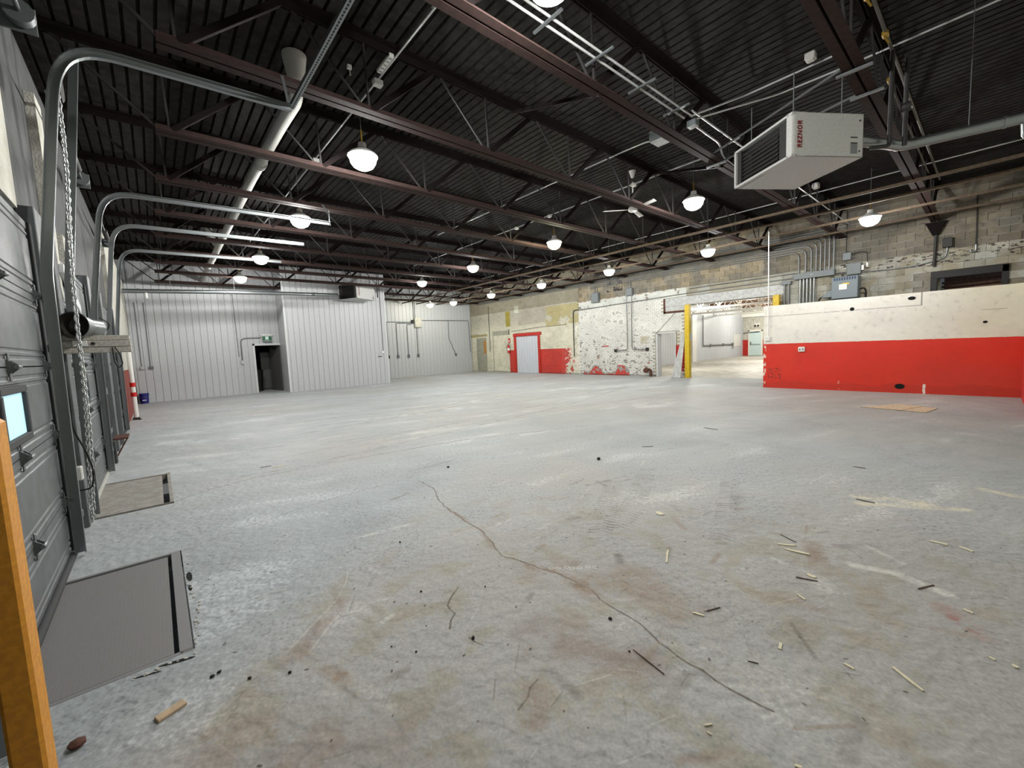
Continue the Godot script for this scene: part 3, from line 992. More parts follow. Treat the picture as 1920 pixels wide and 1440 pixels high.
func build_metal_walls() -> void:
	# left part, with the open door into the dark room
	var s := S()
	slab_with_hole(s, XD - 1.0, 4.62, 5.9, 3.5, 4.62, 0.0, 2.2, func(t: SurfaceTool, a: float, b: float, y0: float, y1: float) -> void: span(t, Vector3(a, y0, ZL - 0.22), Vector3(b, y1, ZL - 0.02)))
	var w := struct("wall_back_left", s, M.panel, "white ribbed metal wall at the far end, part holding the dark doorway", "wall")
	sheets(w, M.panel, XD + 0.02, 4.6, ZL - 0.02, 0.24, 0.0, DECK - 0.01, 0.24 - 0.14, [[3.45, 4.62, 2.24]])
	# middle part stands forward
	s = S()
	span(s, Vector3(4.6, 0, ZR - 0.12), Vector3(9.3, DECK, ZR - 0.02))
	span(s, Vector3(9.2, 0, -24.4), Vector3(9.3, DECK, ZR - 0.1))
	w = struct("wall_back_middle", s, M.panel, "white ribbed metal wall standing forward in the middle of the far end", "wall")
	sheets(w, M.panel, 4.6, 9.3, ZR - 0.02, 0.232, 0.0, DECK, 0.095)
	s = S()
	span(s, Vector3(4.6, 0, ZL), Vector3(4.66, 4.55, ZR - 0.12))
	span(s, Vector3(4.6, 4.55, ZL), Vector3(4.66, DECK, -21.3))
	span(s, Vector3(4.6, 4.55, -20.92), Vector3(4.66, DECK, ZR - 0.12))
	obj("return_panel", s, M.panel, w)
	for c in [[4.58, ZR + 0.012], [9.3, ZR + 0.012]]:
		s = S()
		span(s, Vector3(c[0] - 0.03, 0, c[1] - 0.05), Vector3(c[0] + 0.04, DECK, c[1] + 0.005), 0.004)
		obj("corner_trim", s, M.trim, w)
	# far part, set back
	s = S()
	span(s, Vector3(9.2, 0, ZF - 0.25), Vector3(XW + 0.3, DECK, ZF - 0.02))
	w = struct("wall_back_right", s, M.panel, "white ribbed metal wall set back in the far corner, under the yellowish lamp", "wall")
	sheets(w, M.panel, 9.3, XW, ZF - 0.02, 0.256, 0.0, DECK)
	# door frame and leaf of the dark doorway
	var d := struct_root("door_4", "open dark doorway with white steel frame in the far metal wall", "door")
	s = S()
	span(s, Vector3(3.47, 0, ZL - 0.2), Vector3(3.56, 2.27, ZL + 0.04), 0.006)
	span(s, Vector3(4.62, 0, ZL - 0.2), Vector3(4.70, 2.27, ZL + 0.04), 0.006)
	span(s, Vector3(3.47, 2.18, ZL - 0.2), Vector3(4.70, 2.27, ZL + 0.04), 0.006)
	obj("door_frame", s, M.trim, d)
	var leaf := part("door_leaf", d)
	leaf.position = Vector3(4.60, 0.0, ZL - 0.1)
	leaf.rotation.y = deg_to_rad(-76)
	s = S()
	span(s, Vector3(-1.02, 0.01, -0.022), Vector3(0, 2.16, 0.022), 0.004)
	obj("leaf_face", s, M.dark_door, leaf)
	s = S()
	lathe(s, [Vector2(0.0, 0.075), Vector2(0.022, 0.07), Vector2(0.03, 0.055), Vector2(0.024, 0.035), Vector2(0.012, 0.025), Vector2(0.012, 0.008), Vector2(0.034, 0.006), Vector2(0.034, 0.0)], 14, Transform3D(Basis(Vector3(1, 0, 0), -PI / 2), Vector3(-0.95, 1.02, -0.022)))
	lathe(s, [Vector2(0.0, 0.075), Vector2(0.022, 0.07), Vector2(0.03, 0.055), Vector2(0.024, 0.035), Vector2(0.012, 0.025), Vector2(0.012, 0.008), Vector2(0.034, 0.006), Vector2(0.034, 0.0)], 14, Transform3D(Basis(Vector3(1, 0, 0), PI / 2), Vector3(-0.95, 1.02, 0.022)))
	obj("knob", s, M.chrome, leaf)
	s = S()
	span(s, Vector3(-0.55, 2.0, 0.022), Vector3(-0.25, 2.07, 0.075), 0.006)
	bar(s, Vector3(-0.4, 2.08, 0.06), Vector3(-0.1, 2.09, 0.2), 0.02, 0.015)
	obj("door_closer", s, M.iron, leaf)
	# the dark room behind
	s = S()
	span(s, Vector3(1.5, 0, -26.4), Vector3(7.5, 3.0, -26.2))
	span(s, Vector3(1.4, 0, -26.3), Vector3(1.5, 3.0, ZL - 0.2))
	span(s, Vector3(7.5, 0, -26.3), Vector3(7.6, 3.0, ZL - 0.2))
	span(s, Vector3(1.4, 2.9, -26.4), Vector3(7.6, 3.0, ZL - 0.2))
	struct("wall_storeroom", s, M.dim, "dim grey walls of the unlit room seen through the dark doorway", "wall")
	var c := thing("cabinet", "grey two-door cabinet standing in the unlit room behind the dark doorway", "cabinet", Vector3(4.55, 0, -24.2), -0.25)
	s = S()
	span(s, Vector3(-0.45, 0.0, -0.25), Vector3(0.45, 1.9, 0.25), 0.008)
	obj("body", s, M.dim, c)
	for k in [-1, 1]:
		s = S()
		span(s, Vector3(0.01 if k > 0 else -0.44, 0.05, 0.25), Vector3(0.44 if k > 0 else -0.01, 1.86, 0.268), 0.004)
		obj("door", s, M.dark_door, c)
	var b := thing("waste_bin", "black bin just inside the dark doorway", "bin", Vector3(3.75, 0, -23.4))
	s = S()
	lathe(s, [Vector2(0, 0.02), Vector2(0.2, 0.0), Vector2(0.26, 0.98), Vector2(0.28, 1.0), Vector2(0.27, 1.03), Vector2(0.245, 1.0), Vector2(0.19, 0.06), Vector2(0, 0.05)], 18)
	obj("body", s, M.black, b)

# ---------------------------------------------------------------- masonry wall on the right
func build_brick_wall() -> void:
	var s := S()
	var t0 := XW
	var t1 := XW + 0.32
	# wall pieces (z0, z1, y0, y1) round the red-framed door, the doorway, the wide opening and the black-framed hatch
	for r in [[-24.6, -19.55, 0.0, 5.95], [-19.55, -17.57, 2.36, 5.95], [-17.57, -9.92, 0.0, 5.95], [-9.92, -9.06, 1.96, 5.95], [-9.06, -8.56, 0.0, 5.95], [-8.56, -5.02, 3.08, 5.95], [-5.02, -1.14, 0.0, 5.95], [-1.14, 0.12, 0.0, 2.55], [-1.14, 0.12, 3.12, 5.95], [0.12, 0.7, 0.0, 5.95]]:
		span(s, Vector3(t0 + 0.012, r[2], r[0]), Vector3(t1, r[3], r[1]))
	var w := struct("wall_right", s, M.mortar, "long painted brick and block wall with peeling white paint, along the right side", "wall")
	# single blocks of the unpainted upper wall, each a piece of its own
	var cache := []
	for k in 3:
		var q := S()
		box(q, Vector3.ZERO, Vector3(0.03, 0.194, 0.394), 0.006)
		cache.append(q.commit())
	var half := S()
	box(half, Vector3.ZERO, Vector3(0.03, 0.194, 0.194), 0.006)
	var halfm := half.commit()
	var mats := [M.brick, M.brick, M.brick_light, M.brick_mid, M.brick_mid, M.brick_dark]
	var count := 0
	var rest := []
	for row in 14:
		var y := 2.65 + 0.2 * row + 0.1
		var z := -14.4 + 0.2 + (0.2 if row % 2 else 0.0)
		while z < 0.45:
			var ok := true
			var lim := 3.85 if z < -5.0 else 2.6
			if y - 0.1 < lim or (z > -1.4 and z < 0.35 and y < 3.25):
				ok = false
			if ok:
				var at := Vector3(XW + 0.006 + rng.randf_range(-0.004, 0.004), y, z)
				if count < 296 and y < 5.1:
					var o := obj("block", cache[rng.randi() % 3], mats[rng.randi() % 6], w)
					o.position = at
					count += 1
				else:
					rest.append(at)
			z += 0.4
	var mm := MultiMesh.new()
	mm.transform_format = MultiMesh.TRANSFORM_3D
	mm.mesh = cache[0]
	mm.instance_count = rest.size()
	for i in rest.size():
		mm.set_instance_transform(i, Transform3D(Basis(), rest[i]))
	var mi := MultiMeshInstance3D.new()
	mi.name = "blockwork"
	mi.multimesh = mm
	mi.material_override = M.brick_mid
	mi.set_meta("kind", "stuff")
	w.add_child(mi, true)
	# the small painted bricks below: too small to tell apart, real geometry all the same
	var bm := S()
	box(bm, Vector3.ZERO, Vector3(0.03, 0.071, 0.208), 0.004)
	var spots := []
	for row in 52:
		var y := 0.04 + row * 0.075
		var z := -24.3 + (0.107 if row % 2 else 0.0)
		while z < -8.66:
			var ok := true
			if z > -19.7 and z < -17.4 and y < 2.5:
				ok = false
			if z > -10.05 and z < -8.95 and y < 2.02:
				ok = false
			if z > -14.4 and y > 3.42:
				ok = false
			if z > -9.62 and y > 2.8 and y < 3.46:
				ok = false
			if ok:
				spots.append(Vector3(XW + 0.009 + rng.randf_range(-0.002, 0.002), y, z))
			z += 0.213
	mm = MultiMesh.new()
	mm.transform_format = MultiMesh.TRANSFORM_3D
	mm.mesh = bm.commit()
	mm.instance_count = spots.size()
	for i in spots.size():
		mm.set_instance_transform(i, Transform3D(Basis(), spots[i]))
	mi = MultiMeshInstance3D.new()
	mi.name = "brickwork"
	mi.multimesh = mm
	mi.material_override = M.brick
	mi.set_meta("kind", "stuff")
	w.add_child(mi, true)
	# concrete band under the blocks, steel lintel over the wide opening
	s = S()
	span(s, Vector3(XW - 0.02, 3.46, -14.4), Vector3(XW + 0.1, 3.83, -5.0), 0.006)
	obj("concrete_band", s, M.brick, w)
	s = S()
	span(s, Vector3(XW - 0.03, 3.08, -9.5), Vector3(XW + 0.1, 3.44, -4.95), 0.006)
	obj("lintel", s, M.grey_panel, w)
	s = S()
	span(s, Vector3(XW - 0.012, 2.80, -9.6), Vector3(XW + 0.03, 3.44, -9.5), 0.004)
	span(s, Vector3(XW - 0.012, 2.80, -9.6), Vector3(XW + 0.03, 2.88, -8.56), 0.004)
	obj("rusty_edge", s, M.rust, w)
	s = S()
	span(s, Vector3(XW - 0.008, 2.88, -9.5), Vector3(XW + 0.03, 3.09, -8.56))
	obj("patch_plate", s, M.grey_panel, w)
	# faces painted grey or blocked up at the far end
	s = S()
	span(s, Vector3(XW - 0.02, 0.0, -23.75), Vector3(XW + 0.02, 2.34, -22.62), 0.006)
	obj("grey_infill", s, M.grey_face, w)
	s = S()
	span(s, Vector3(XW - 0.03, 1.26, -22.9), Vector3(XW + 0.0, 2.12, -22.66), 0.004)
	obj("plywood_strip", s, M.old_plywood, w)
	s = S()
	span(s, Vector3(XW - 0.018, 2.42, -21.8), Vector3(XW + 0.02, 2.70, -20.2), 0.006)
	span(s, Vector3(XW - 0.018, 0.0, -21.9), Vector3(XW + 0.02, 2.72, -21.83), 0.004)
	span(s, Vector3(XW - 0.018, 2.4, -20.26), Vector3(XW + 0.02, 2.78, -20.12), 0.004)
	obj("bricked_up_frame", s, M.grey_face, w)
	# red-framed door closed with a ribbed sheet
	var d := struct_root("door_5", "doorway closed with white ribbed sheet in a red painted frame", "door")
	s = S()
	for z in [-19.66, -17.52]:
		span(s, Vector3(XW - 0.04, 0.0, z - 0.09), Vector3(XW + 0.1, 2.3, z + 0.09), 0.008)
	span(s, Vector3(XW - 0.05, 2.26, -19.8), Vector3(XW + 0.1, 2.44, -17.3), 0.008)
	obj("door_frame", s, M.red_paint, d)
	for i in 8:
		s = S()
		var a := -19.57 + i * 0.2455
		span(s, Vector3(XW + 0.02, 0.0, a), Vector3(XW + 0.06, 2.26, a + 0.2), 0.012)
		span(s, Vector3(XW + 0.045, 0.0, a + 0.2), Vector3(XW + 0.06, 2.26, a + 0.2455))
		obj("wall_sheet", s, M.panel_cool, d)
	# small doorway into the bright room: lined opening
	d = struct_root("door_6", "narrow open doorway through the peeling white brick wall", "door")
	s = S()
	span(s, Vector3(XW - 0.03, 0.0, -9.96), Vector3(XW + 0.34, 1.98, -9.9), 0.005)
	span(s, Vector3(XW - 0.03, 1.93, -9.96), Vector3(XW + 0.34, 1.98, -9.04), 0.005)
	span(s, Vector3(XW - 0.01, 0.0, -9.08), Vector3(XW + 0.34, 1.98, -9.04), 0.005)
	obj("door_lining", s, M.trim, d)
	# yellow posts
	for q in [[-8.42, "yellow steel post carrying the near-left end of the lintel, beside the leaning grey panel"], [-5.13, "yellow steel post mostly hidden behind the red and white partition"]]:
		var t := thing("yellow_post", q[1], "post", Vector3(XW - 0.16, 0, q[0]), 0.0, "yellow posts of the wide opening")
		s = S()
		box(s, Vector3(0, 1.54, 0), Vector3(0.2, 3.06, 0.2), 0.012)
		var sh := obj("shaft", s, M.yellow, t)
		s = S()
		box(s, Vector3(0, 0.008, 0), Vector3(0.26, 0.016, 0.26), 0.003)
		obj("base_plate", s, M.yellow, t)
		if q[0] < -8.0:
			s = S()
			box(s, Vector3(0.02, 1.72, 0.103), Vector3(0.12, 0.28, 0.004))
			obj("paper_note", s, M.grey_panel, sh)
	# black-framed hatch
	var h := struct_root("window_1", "black-framed opening high in the block wall above the partition", "window")
	s = S()
	span(s, Vector3(XW - 0.05, 3.05, -1.24), Vector3(XW + 0.1, 3.26, 0.22), 0.008)
	span(s, Vector3(XW - 0.05, 2.5, -1.24), Vector3(XW + 0.1, 3.06, -1.10), 0.008)
	span(s, Vector3(XW - 0.05, 2.5, 0.10), Vector3(XW + 0.1, 3.24, 0.22), 0.008)
	obj("window_frame", s, M.black, h)
	for i in 3:
		s = S()
		bar(s, Vector3(XW + 0.5 + 0.15 * i, 2.72 + 0.12 * i, -1.3), Vector3(XW + 0.5 + 0.15 * i, 2.76 + 0.12 * i, 0.3), 0.12, 0.06, 0.006)
		obj("plank", s, M.brown_wood, h)
	s = S()
	span(s, Vector3(XW + 1.6, 2.3, -1.6), Vector3(XW + 1.7, 4.0, 0.6))
	obj("backing", s, M.brown_wood, h)

# ---------------------------------------------------------------- red and white partition
func build_partition() -> void:
	var s := S()
	span(s, Vector3(XL, 0, -4.69), Vector3(XL + 0.2, 2.53, 0.5))
	var w := struct("wall_partition", s, M.low, "low free-standing wall painted white above and orange-red below", "wall")
	s = S()
	for q in [[2.245, -2.53, 0.05, 0.05], [2.40, -1.36, 0.045, 0.075], [0.17, -1.52, 0.07, 0.10], [1.72, -0.12, 0.03, 0.04]]:
		lathe(s, [Vector2(0.0, 0.0), Vector2(q[2], 0.0), Vector2(q[2] * 1.05, -0.02)], 9, Transform3D(Basis(Vector3(0, q[2] and 1, 0), Vector3(-1, 0, 0), Vector3(0, 0, q[3] / q[2])), Vector3(XL - 0.003, q[0], q[1])))
	obj("hole", s, M.void, w)

# ---------------------------------------------------------------- bright room beyond the opening
func build_annex() -> void:
	var zb := -14.3
	var s := S()
	span(s, Vector3(XW + 0.3, 0, zb - 0.25), Vector3(39.4, 4.6, zb - 0.02))
	var w := struct("wall_annex_back", s, M.panel, "white ribbed metal wall of the bright room beyond the opening", "wall")
	sheets(w, M.panel_cool, 20.0, 39.2, zb - 0.02, 0.3, 1.3 if false else 0.0, 4.3)
	s = S()
	span(s, Vector3(39.2, 0, zb - 0.2), Vector3(39.5, 4.6, -1.0))
	w = struct("wall_annex_right", s, M.cream, "cream block wall with red lower part at the end of the bright room", "wall")
	for row in 21:   # courses of cream block
		var y := 1.38 + row * 0.2
		if y > 4.2:
			break
		for k in 6:
			var z := -14.28 + k * 0.4 + (0.2 if row % 2 else 0.0)
			if z + 0.39 < -13.95 or y > 2.2 or true:
				if y < 2.2 and z + 0.4 > -13.75 and z < -12.75:
					continue
				s = S()
				box(s, Vector3(39.19, y + 0.1, z + 0.2), Vector3(0.03, 0.19, 0.39), 0.005)
				obj("block", s, M.cream, w)
	s = S()
	span(s, Vector3(39.16, 0, zb), Vector3(39.22, 1.37, -13.86))
	span(s, Vector3(39.16, 0, -12.72), Vector3(39.22, 1.37, -1.1))
	obj("red_wainscot", s, M.red_paint, w)
	s = S()
	span(s, Vector3(XW + 0.3, 0, -1.3), Vector3(39.4, 4.6, -1.05))
	struct("wall_annex_front", s, M.cream, "cream wall closing the near side of the bright room", "wall")
	s = S()
	span(s, Vector3(XW + 0.3, 4.35, zb - 0.2), Vector3(39.5, 4.6, -1.0))
	var c := struct("ceiling_annex", s, M.brown_wood, "brown boarded roof of the bright room beyond the opening", "ceiling")
	for i in 11:
		s = S()
		span(s, Vector3(18.5 + i * 2.0, 4.12, zb), Vector3(18.6 + i * 2.0, 4.36, -1.3))
		obj("purlin", s, M.brown_wood, c)
	for k in 3:
		var x := 23.0 + k * 5.5
		var t := thing("roof_truss", ["white roof truss of the bright room, first behind the opening", "white roof truss of the bright room, middle of three", "white roof truss of the bright room, farthest from the opening"][k], "truss", Vector3(x, [3.28, 3.36, 3.42][k], 0), 0.0, "white trusses of the bright room")
		s = S()
		span(s, Vector3(-0.07, -0.05, -14.2), Vector3(0.07, 0.05, -1.4), 0.006)
		obj("bottom_chord", s, M.truss, t)
		s = S()
		span(s, Vector3(-0.07, 0.58, -14.2), Vector3(0.07, 0.69, -1.4), 0.006)
		obj("top_chord", s, M.truss, t)
		for j in 12:
			s = S()
			var z := -13.6 + j
			for e in [-0.4, 0.1, 0.5]:
				bar(s, Vector3(0, 0.05, z), Vector3(0, 0.58, z + e), 0.035, 0.035)
			obj("web", s, M.truss, t)
	s = S()
	span(s, Vector3(38.9, 3.32, zb), Vector3(39.2, 3.6, -3.0), 0.01)
	tag(obj("edge_beam", s, M.truss), "white beam along the top of the cream end wall of the bright room", "beam")
	s = S()
	span(s, Vector3(29.1, 0, -14.25), Vector3(29.75, 3.45, -13.95), 0.01)
	tag(obj("white_column", s, M.white), "white column against the metal wall in the bright room, beside the yellow post", "column")
	var d := struct_root("door_7", "pale blue-green steel door with push bar in white frame, in the bright room", "door")
	s = S()
	span(s, Vector3(39.12, 0, -13.86), Vector3(39.22, 2.2, -13.74), 0.006)
	span(s, Vector3(39.12, 0, -12.84), Vector3(39.22, 2.2, -12.72), 0.006)
	span(s, Vector3(39.12, 2.08, -13.86), Vector3(39.22, 2.22, -12.72), 0.006)
	obj("door_frame", s, M.truss, d)
	s = S()
	span(s, Vector3(39.15, 0.02, -13.74), Vector3(39.19, 2.08, -12.84), 0.004)
	obj("door_leaf", s, M.annex_door, d)
	s = S()
	tube(s, [Vector3(39.12, 0.98, -13.66), Vector3(39.08, 0.98, -13.62), Vector3(39.08, 0.98, -12.96), Vector3(39.12, 0.98, -12.92)], 0.02, 8)
	span(s, Vector3(39.10, 0.94, -13.7), Vector3(39.15, 1.2, -13.62), 0.006)
	obj("push_bar", s, M.galv, d)
	s = S()
	span(s, Vector3(39.08, 2.0, -13.3), Vector3(39.14, 2.06, -12.95), 0.008)
	obj("door_closer", s, M.iron, d)
	var e := thing("emergency_light", "white emergency light with two black heads above the pale door", "light", Vector3(39.1, 2.62, -13.15))
	s = S()
	box(s, Vector3.ZERO, Vector3(0.12, 0.28, 0.42), 0.015)
	obj("body", s, M.white, e)
	for k in [-1, 1]:
		s = S()
		lathe(s, [Vector2(0.0, 0.09), Vector2(0.075, 0.08), Vector2(0.08, 0.06), Vector2(0.03, 0.0)], 12, Transform3D(Basis(Vector3(0, 0, 1), PI / 2), Vector3(-0.06, -0.06, 0.11 * k)))
		obj("lamp_head", s, M.black, e)
	s = S()
	span(s, Vector3(37.2, 0.86, zb + 0.006), Vector3(38.6, 1.88, zb + 0.03), 0.004)
	tag(obj("white_board", s, M.white), "white rectangular board on the metal wall, beside the corner of the bright room", "board")
	var x := thing("fire_extinguisher", "red fire extinguisher on the white column in the bright room", "extinguisher", Vector3(29.86, 0.95, -14.12))
	extinguisher(x)
	s = S()
	tube(s, fillet([Vector3(31.3, 3.4, -14.2), Vector3(31.3, 1.12, -14.2), Vector3(36.8, 1.08, -14.2), Vector3(36.8, 0.7, -14.2)], 0.12), 0.04, 8)
	for q in [32.6, 34.9, 36.75]:
		box(s, Vector3(q, 1.1, -14.21), Vector3(0.18, 0.2, 0.1), 0.01)
	tag(obj("annex_conduit", s, M.pipe), "grey conduit with boxes running along the metal wall of the bright room", "conduit")
	s = S()
	tube(s, [Vector3(39.1, 1.98, -14.25), Vector3(39.1, 2.02, -13.2)], 0.03, 6)
	tag(obj("door_holder_pipe", s, M.iron), "thin dark pipe on the cream wall left of the pale door", "pipe")

func extinguisher(t: Node3D) -> void:
	var s := S()
	lathe(s, [Vector2(0, 0.0), Vector2(0.075, 0.0), Vector2(0.085, 0.02), Vector2(0.085, 0.4), Vector2(0.07, 0.45), Vector2(0.03, 0.49), Vector2(0.025, 0.52), Vector2(0, 0.52)], 14)
	var cy := obj("cylinder", s, M.red_gloss, t)
	s = S()
	box(s, Vector3(0, 0.545, 0), Vector3(0.04, 0.04, 0.05), 0.005)
	bar(s, Vector3(0, 0.57, -0.02), Vector3(0, 0.60, 0.12), 0.02, 0.015)
	bar(s, Vector3(0, 0.55, 0.02), Vector3(0, 0.55, 0.12), 0.02, 0.012)
	var va := obj("valve", s, M.black, t)
	s = S()
	tube(s, fillet([Vector3(0, 0.55, -0.02), Vector3(-0.02, 0.54, -0.1), Vector3(-0.06, 0.4, -0.11), Vector3(-0.05, 0.15, -0.1)], 0.05), 0.013, 6)
	obj("hose", s, M.black, va)
	s = S()
	lathe(s, [Vector2(0.087, 0.16), Vector2(0.087, 0.32)], 14)
	obj("label_band", s, M.sticker, cy)

# ---------------------------------------------------------------- roof
func build_ceiling() -> void:
	var s := S()
	span(s, Vector3(XD - 1.1, DECK + 0.08, -27.0), Vector3(XW + 0.6, DECK + 0.4, 0.9))
	var c := struct("ceiling", s, M.deck_back, "dark corrugated steel roof deck over the whole hall", "ceiling")
	# deck sheets: six ribs each
	var prof := []
	var w := 0.9
	for k in 6:
		var x := k * 0.15
		prof.append(Vector2(x, 0.0))
		prof.append(Vector2(x + 0.112, 0.0))
		prof.append(Vector2(x + 0.119, 0.045))
		prof.append(Vector2(x + 0.143, 0.045))
	prof.append(Vector2(w, 0.0))
	prof.append(Vector2(w, 0.0015))
	for k in range(5, -1, -1):
		var x := k * 0.15
		prof.append(Vector2(x + 0.144, 0.0465))
		prof.append(Vector2(x + 0.118, 0.0465))
		prof.append(Vector2(x + 0.111, 0.0015))
		prof.append(Vector2(x, 0.0015))
	s = S()
	prism(s, prof, -6.25, 0.0, Transform3D())
	var m: ArrayMesh = s.commit()
	for i in 21:
		for j in 4:
			var o := obj("deck_sheet", m, M.deck, c)
			o.position = Vector3(XD - 0.9 + i * w, DECK + 0.002 * (j % 2), 0.5 - j * 6.22)
	# open-web joists
	var ords := ["first", "second", "third", "fourth", "fifth", "sixth", "seventh", "eighth", "ninth", "tenth", "eleventh", "twelfth"]
	for i in JZ.size():
		joist(JZ[i], "brown open-web steel roof joist, %s counted from the photographer's end of the hall" % ords[i], 9.4 if i == 11 else 0.29)
	# bridging angles across the joists
	var bl := ["nearest the dock doors", "second from the dock doors", "third from the dock doors", "closest to the brick wall"]
	var bx := [12.05, 13.05, 14.5, 15.9]
	for i in 4:
		s = S()
		var p := [Vector2(0, 0), Vector2(0.055, 0), Vector2(0.055, 0.007), Vector2(0.007, 0.007), Vector2(0.007, 0.055), Vector2(0, 0.055)]
		prism(s, p, -24.3, 0.45, Transform3D(Basis(), Vector3(bx[i], HC - 0.058, 0)))
		tag(obj("bridging_angle", s, M.bridging), "long tan steel bridging angle under the joists, " + bl[i], "bridging", "bridging angles under the joists")
	# diagonal bridging near the second joist
	for q in [[Vector3(4.45, HC, -3.28), Vector3(4.9, 5.5, -5.37), "slanting brown brace between the second and third joists, nearest the camera"], [Vector3(9.2, 5.5, -5.37), Vector3(8.0, HC, -3.28), "slanting brown brace between the second and third joists, near the grey pull box"]]:
		s = S()
		bar(s, q[0], q[1], 0.05, 0.05, 0.004)
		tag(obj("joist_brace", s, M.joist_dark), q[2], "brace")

func joist(z: float, label: String, x0: float) -> void:
	var t := thing("roof_joist", label, "roof joist", Vector3(0, 0, z), 0.0, "open-web joists under the roof")
	var x1 := XW - 0.03
	var tx := Transform3D(Basis(Vector3(0, 0, 1), Vector3(0, 1, 0), Vector3(1, 0, 0)), Vector3.ZERO)
	var L := [Vector2(0.013, 0), Vector2(0.108, 0), Vector2(0.108, 0.011), Vector2(0.024, 0.011), Vector2(0.024, 0.1), Vector2(0.013, 0.1)]
	var s := S()
	for e in [1.0, -1.0]:
		var p := []
		for v in L:
			p.append(Vector2(v.x * e, HC + v.y))
		prism(s, p, x0, x1, tx)
	obj("bottom_chord", s, M.joist, t)
	s = S()
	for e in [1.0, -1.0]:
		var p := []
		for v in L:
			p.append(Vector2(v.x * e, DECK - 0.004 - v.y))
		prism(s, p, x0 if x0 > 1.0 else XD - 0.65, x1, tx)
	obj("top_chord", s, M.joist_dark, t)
	var yb := HC + 0.06
	var yt := DECK - 0.06
	if x0 < 1.0:
		s = S()
		bar(s, Vector3(0.3, yb, 0), Vector3(-0.62, yt, 0), 0.03, 0.03)
		obj("end_rod", s, M.rod, t)
	for k in 9:
		var xb := 0.47 + 1.95 * k
		var xt := 1.42 + 1.95 * k
		if xb < x0:
			continue
		if xt < x1:
			s = S()
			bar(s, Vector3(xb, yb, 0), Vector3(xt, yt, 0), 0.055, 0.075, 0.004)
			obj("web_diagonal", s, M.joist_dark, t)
		s = S()
		bar(s, Vector3(xb - 0.03, yb, 0), Vector3(xb - 0.06, yt, 0), 0.026, 0.026)
		obj("web_post", s, M.rod, t)
		if xb + 1.9 < x1:
			s = S()
			bar(s, Vector3(xt + 0.1, yt, 0), Vector3(xb + 1.85, yb, 0), 0.026, 0.026)
			obj("web_rod", s, M.rod, t)

# ---------------------------------------------------------------- dock doors
func door_section(parent: Node, z0: float, z1: float, y0: float, y1: float) -> MeshInstance3D:
	var h := y1 - y0
	# embossed sheet: local x = out of the wall, y up, swept along z
	var p := [Vector2(-0.03, 0.004), Vector2(0.02, 0.004)]
	for q in [[0.045, 0.07], [0.095, 0.115]]:
		p.append_array([Vector2(0.02, q[0]), Vector2(0.013, q[0] + 0.008), Vector2(0.013, q[1]), Vector2(0.02, q[1] + 0.008)])
	for q in [[h - 0.135, h - 0.11], [h - 0.085, h - 0.06]]:
		p.append_array([Vector2(0.02, q[0]), Vector2(0.013, q[0] + 0.008), Vector2(0.013, q[1]), Vector2(0.02, q[1] + 0.008)])
	p.append_array([Vector2(0.02, h - 0.004), Vector2(-0.03, h - 0.004)])
	var s := S()
	prism(s, p, z0, z1)
	var o := obj("door_section", s, M.door_grey, parent)
	o.position = Vector3(XD - 0.03, y0, 0)
	return o

func hinge(parent: Node, y: float, z: float, roller := false) -> void:
	var XD := -0.69
	var s := S()
	box(s, Vector3(XD + 0.026, y, z), Vector3(0.008, 0.17, 0.035), 0.003)
	# bracket: a folded triangle standing off the section
	prism(s, [Vector2(0.02, -0.05), Vector2(0.075, 0.0), Vector2(0.02, 0.05)], -0.03, -0.024, Transform3D(Basis(), Vector3(XD, y, z)))
	prism(s, [Vector2(0.02, -0.05), Vector2(0.075, 0.0), Vector2(0.02, 0.05)], 0.024, 0.03, Transform3D(Basis(), Vector3(XD, y, z)))
	var o := obj("hinge", s, M.galv_dull, parent)
	s = S()
	if roller:
		tube(s, [Vector3(XD + 0.06, y, z - 0.12), Vector3(XD + 0.06, y, z + 0.05)], 0.007, 6)
		tube(s, [Vector3(XD + 0.06, y, z - 0.13), Vector3(XD + 0.06, y, z - 0.105)], 0.026, 10)
	else:
		tube(s, [Vector3(XD + 0.062, y, z - 0.045), Vector3(XD + 0.062, y, z + 0.045)], 0.012, 8)
	obj("roller" if roller else "hinge_pin", s, M.galv, o)

func track_path(z: float, top: float, run: float, upright := false) -> Array:
	var p := [Vector3(XD + 0.05, 0.03, z), Vector3(XD + 0.075, 2.35, z)]
	if upright:
		p.append(Vector3(XD + 0.33, 4.75, z))
		return p
	p.append(Vector3(XD + 0.24, top - 0.45, z))
	p.append(Vector3(XD + 0.27, top - 0.28, z))
	p.append(Vector3(XD + 0.34, top - 0.13, z))
	p.append(Vector3(XD + 0.45, top - 0.04, z))
	p.append(Vector3(XD + 0.60, top - 0.005, z))
	p.append(Vector3(run, top + 0.035, z))
	return p

func track(parent: Node, z: float, top: float, run: float, inward: float, upright := false) -> void:
	var p := track_path(z, top, run, upright)
	var s := S()
	var c := [Vector2(0, -0.034), Vector2(0.045, -0.034), Vector2(0.045, -0.028), Vector2(0.006, -0.028), Vector2(0.006, 0.028), Vector2(0.045, 0.028), Vector2(0.045, 0.034), Vector2(0, 0.034)]
	var q := []
	for v in c:
		q.append(Vector2(v.x * inward, v.y))
	var rounded := fillet(p, 0.12, 3)
	sweep(s, q, rounded, Vector3(0, 0, 1))
	obj("track", s, M.galv, parent)

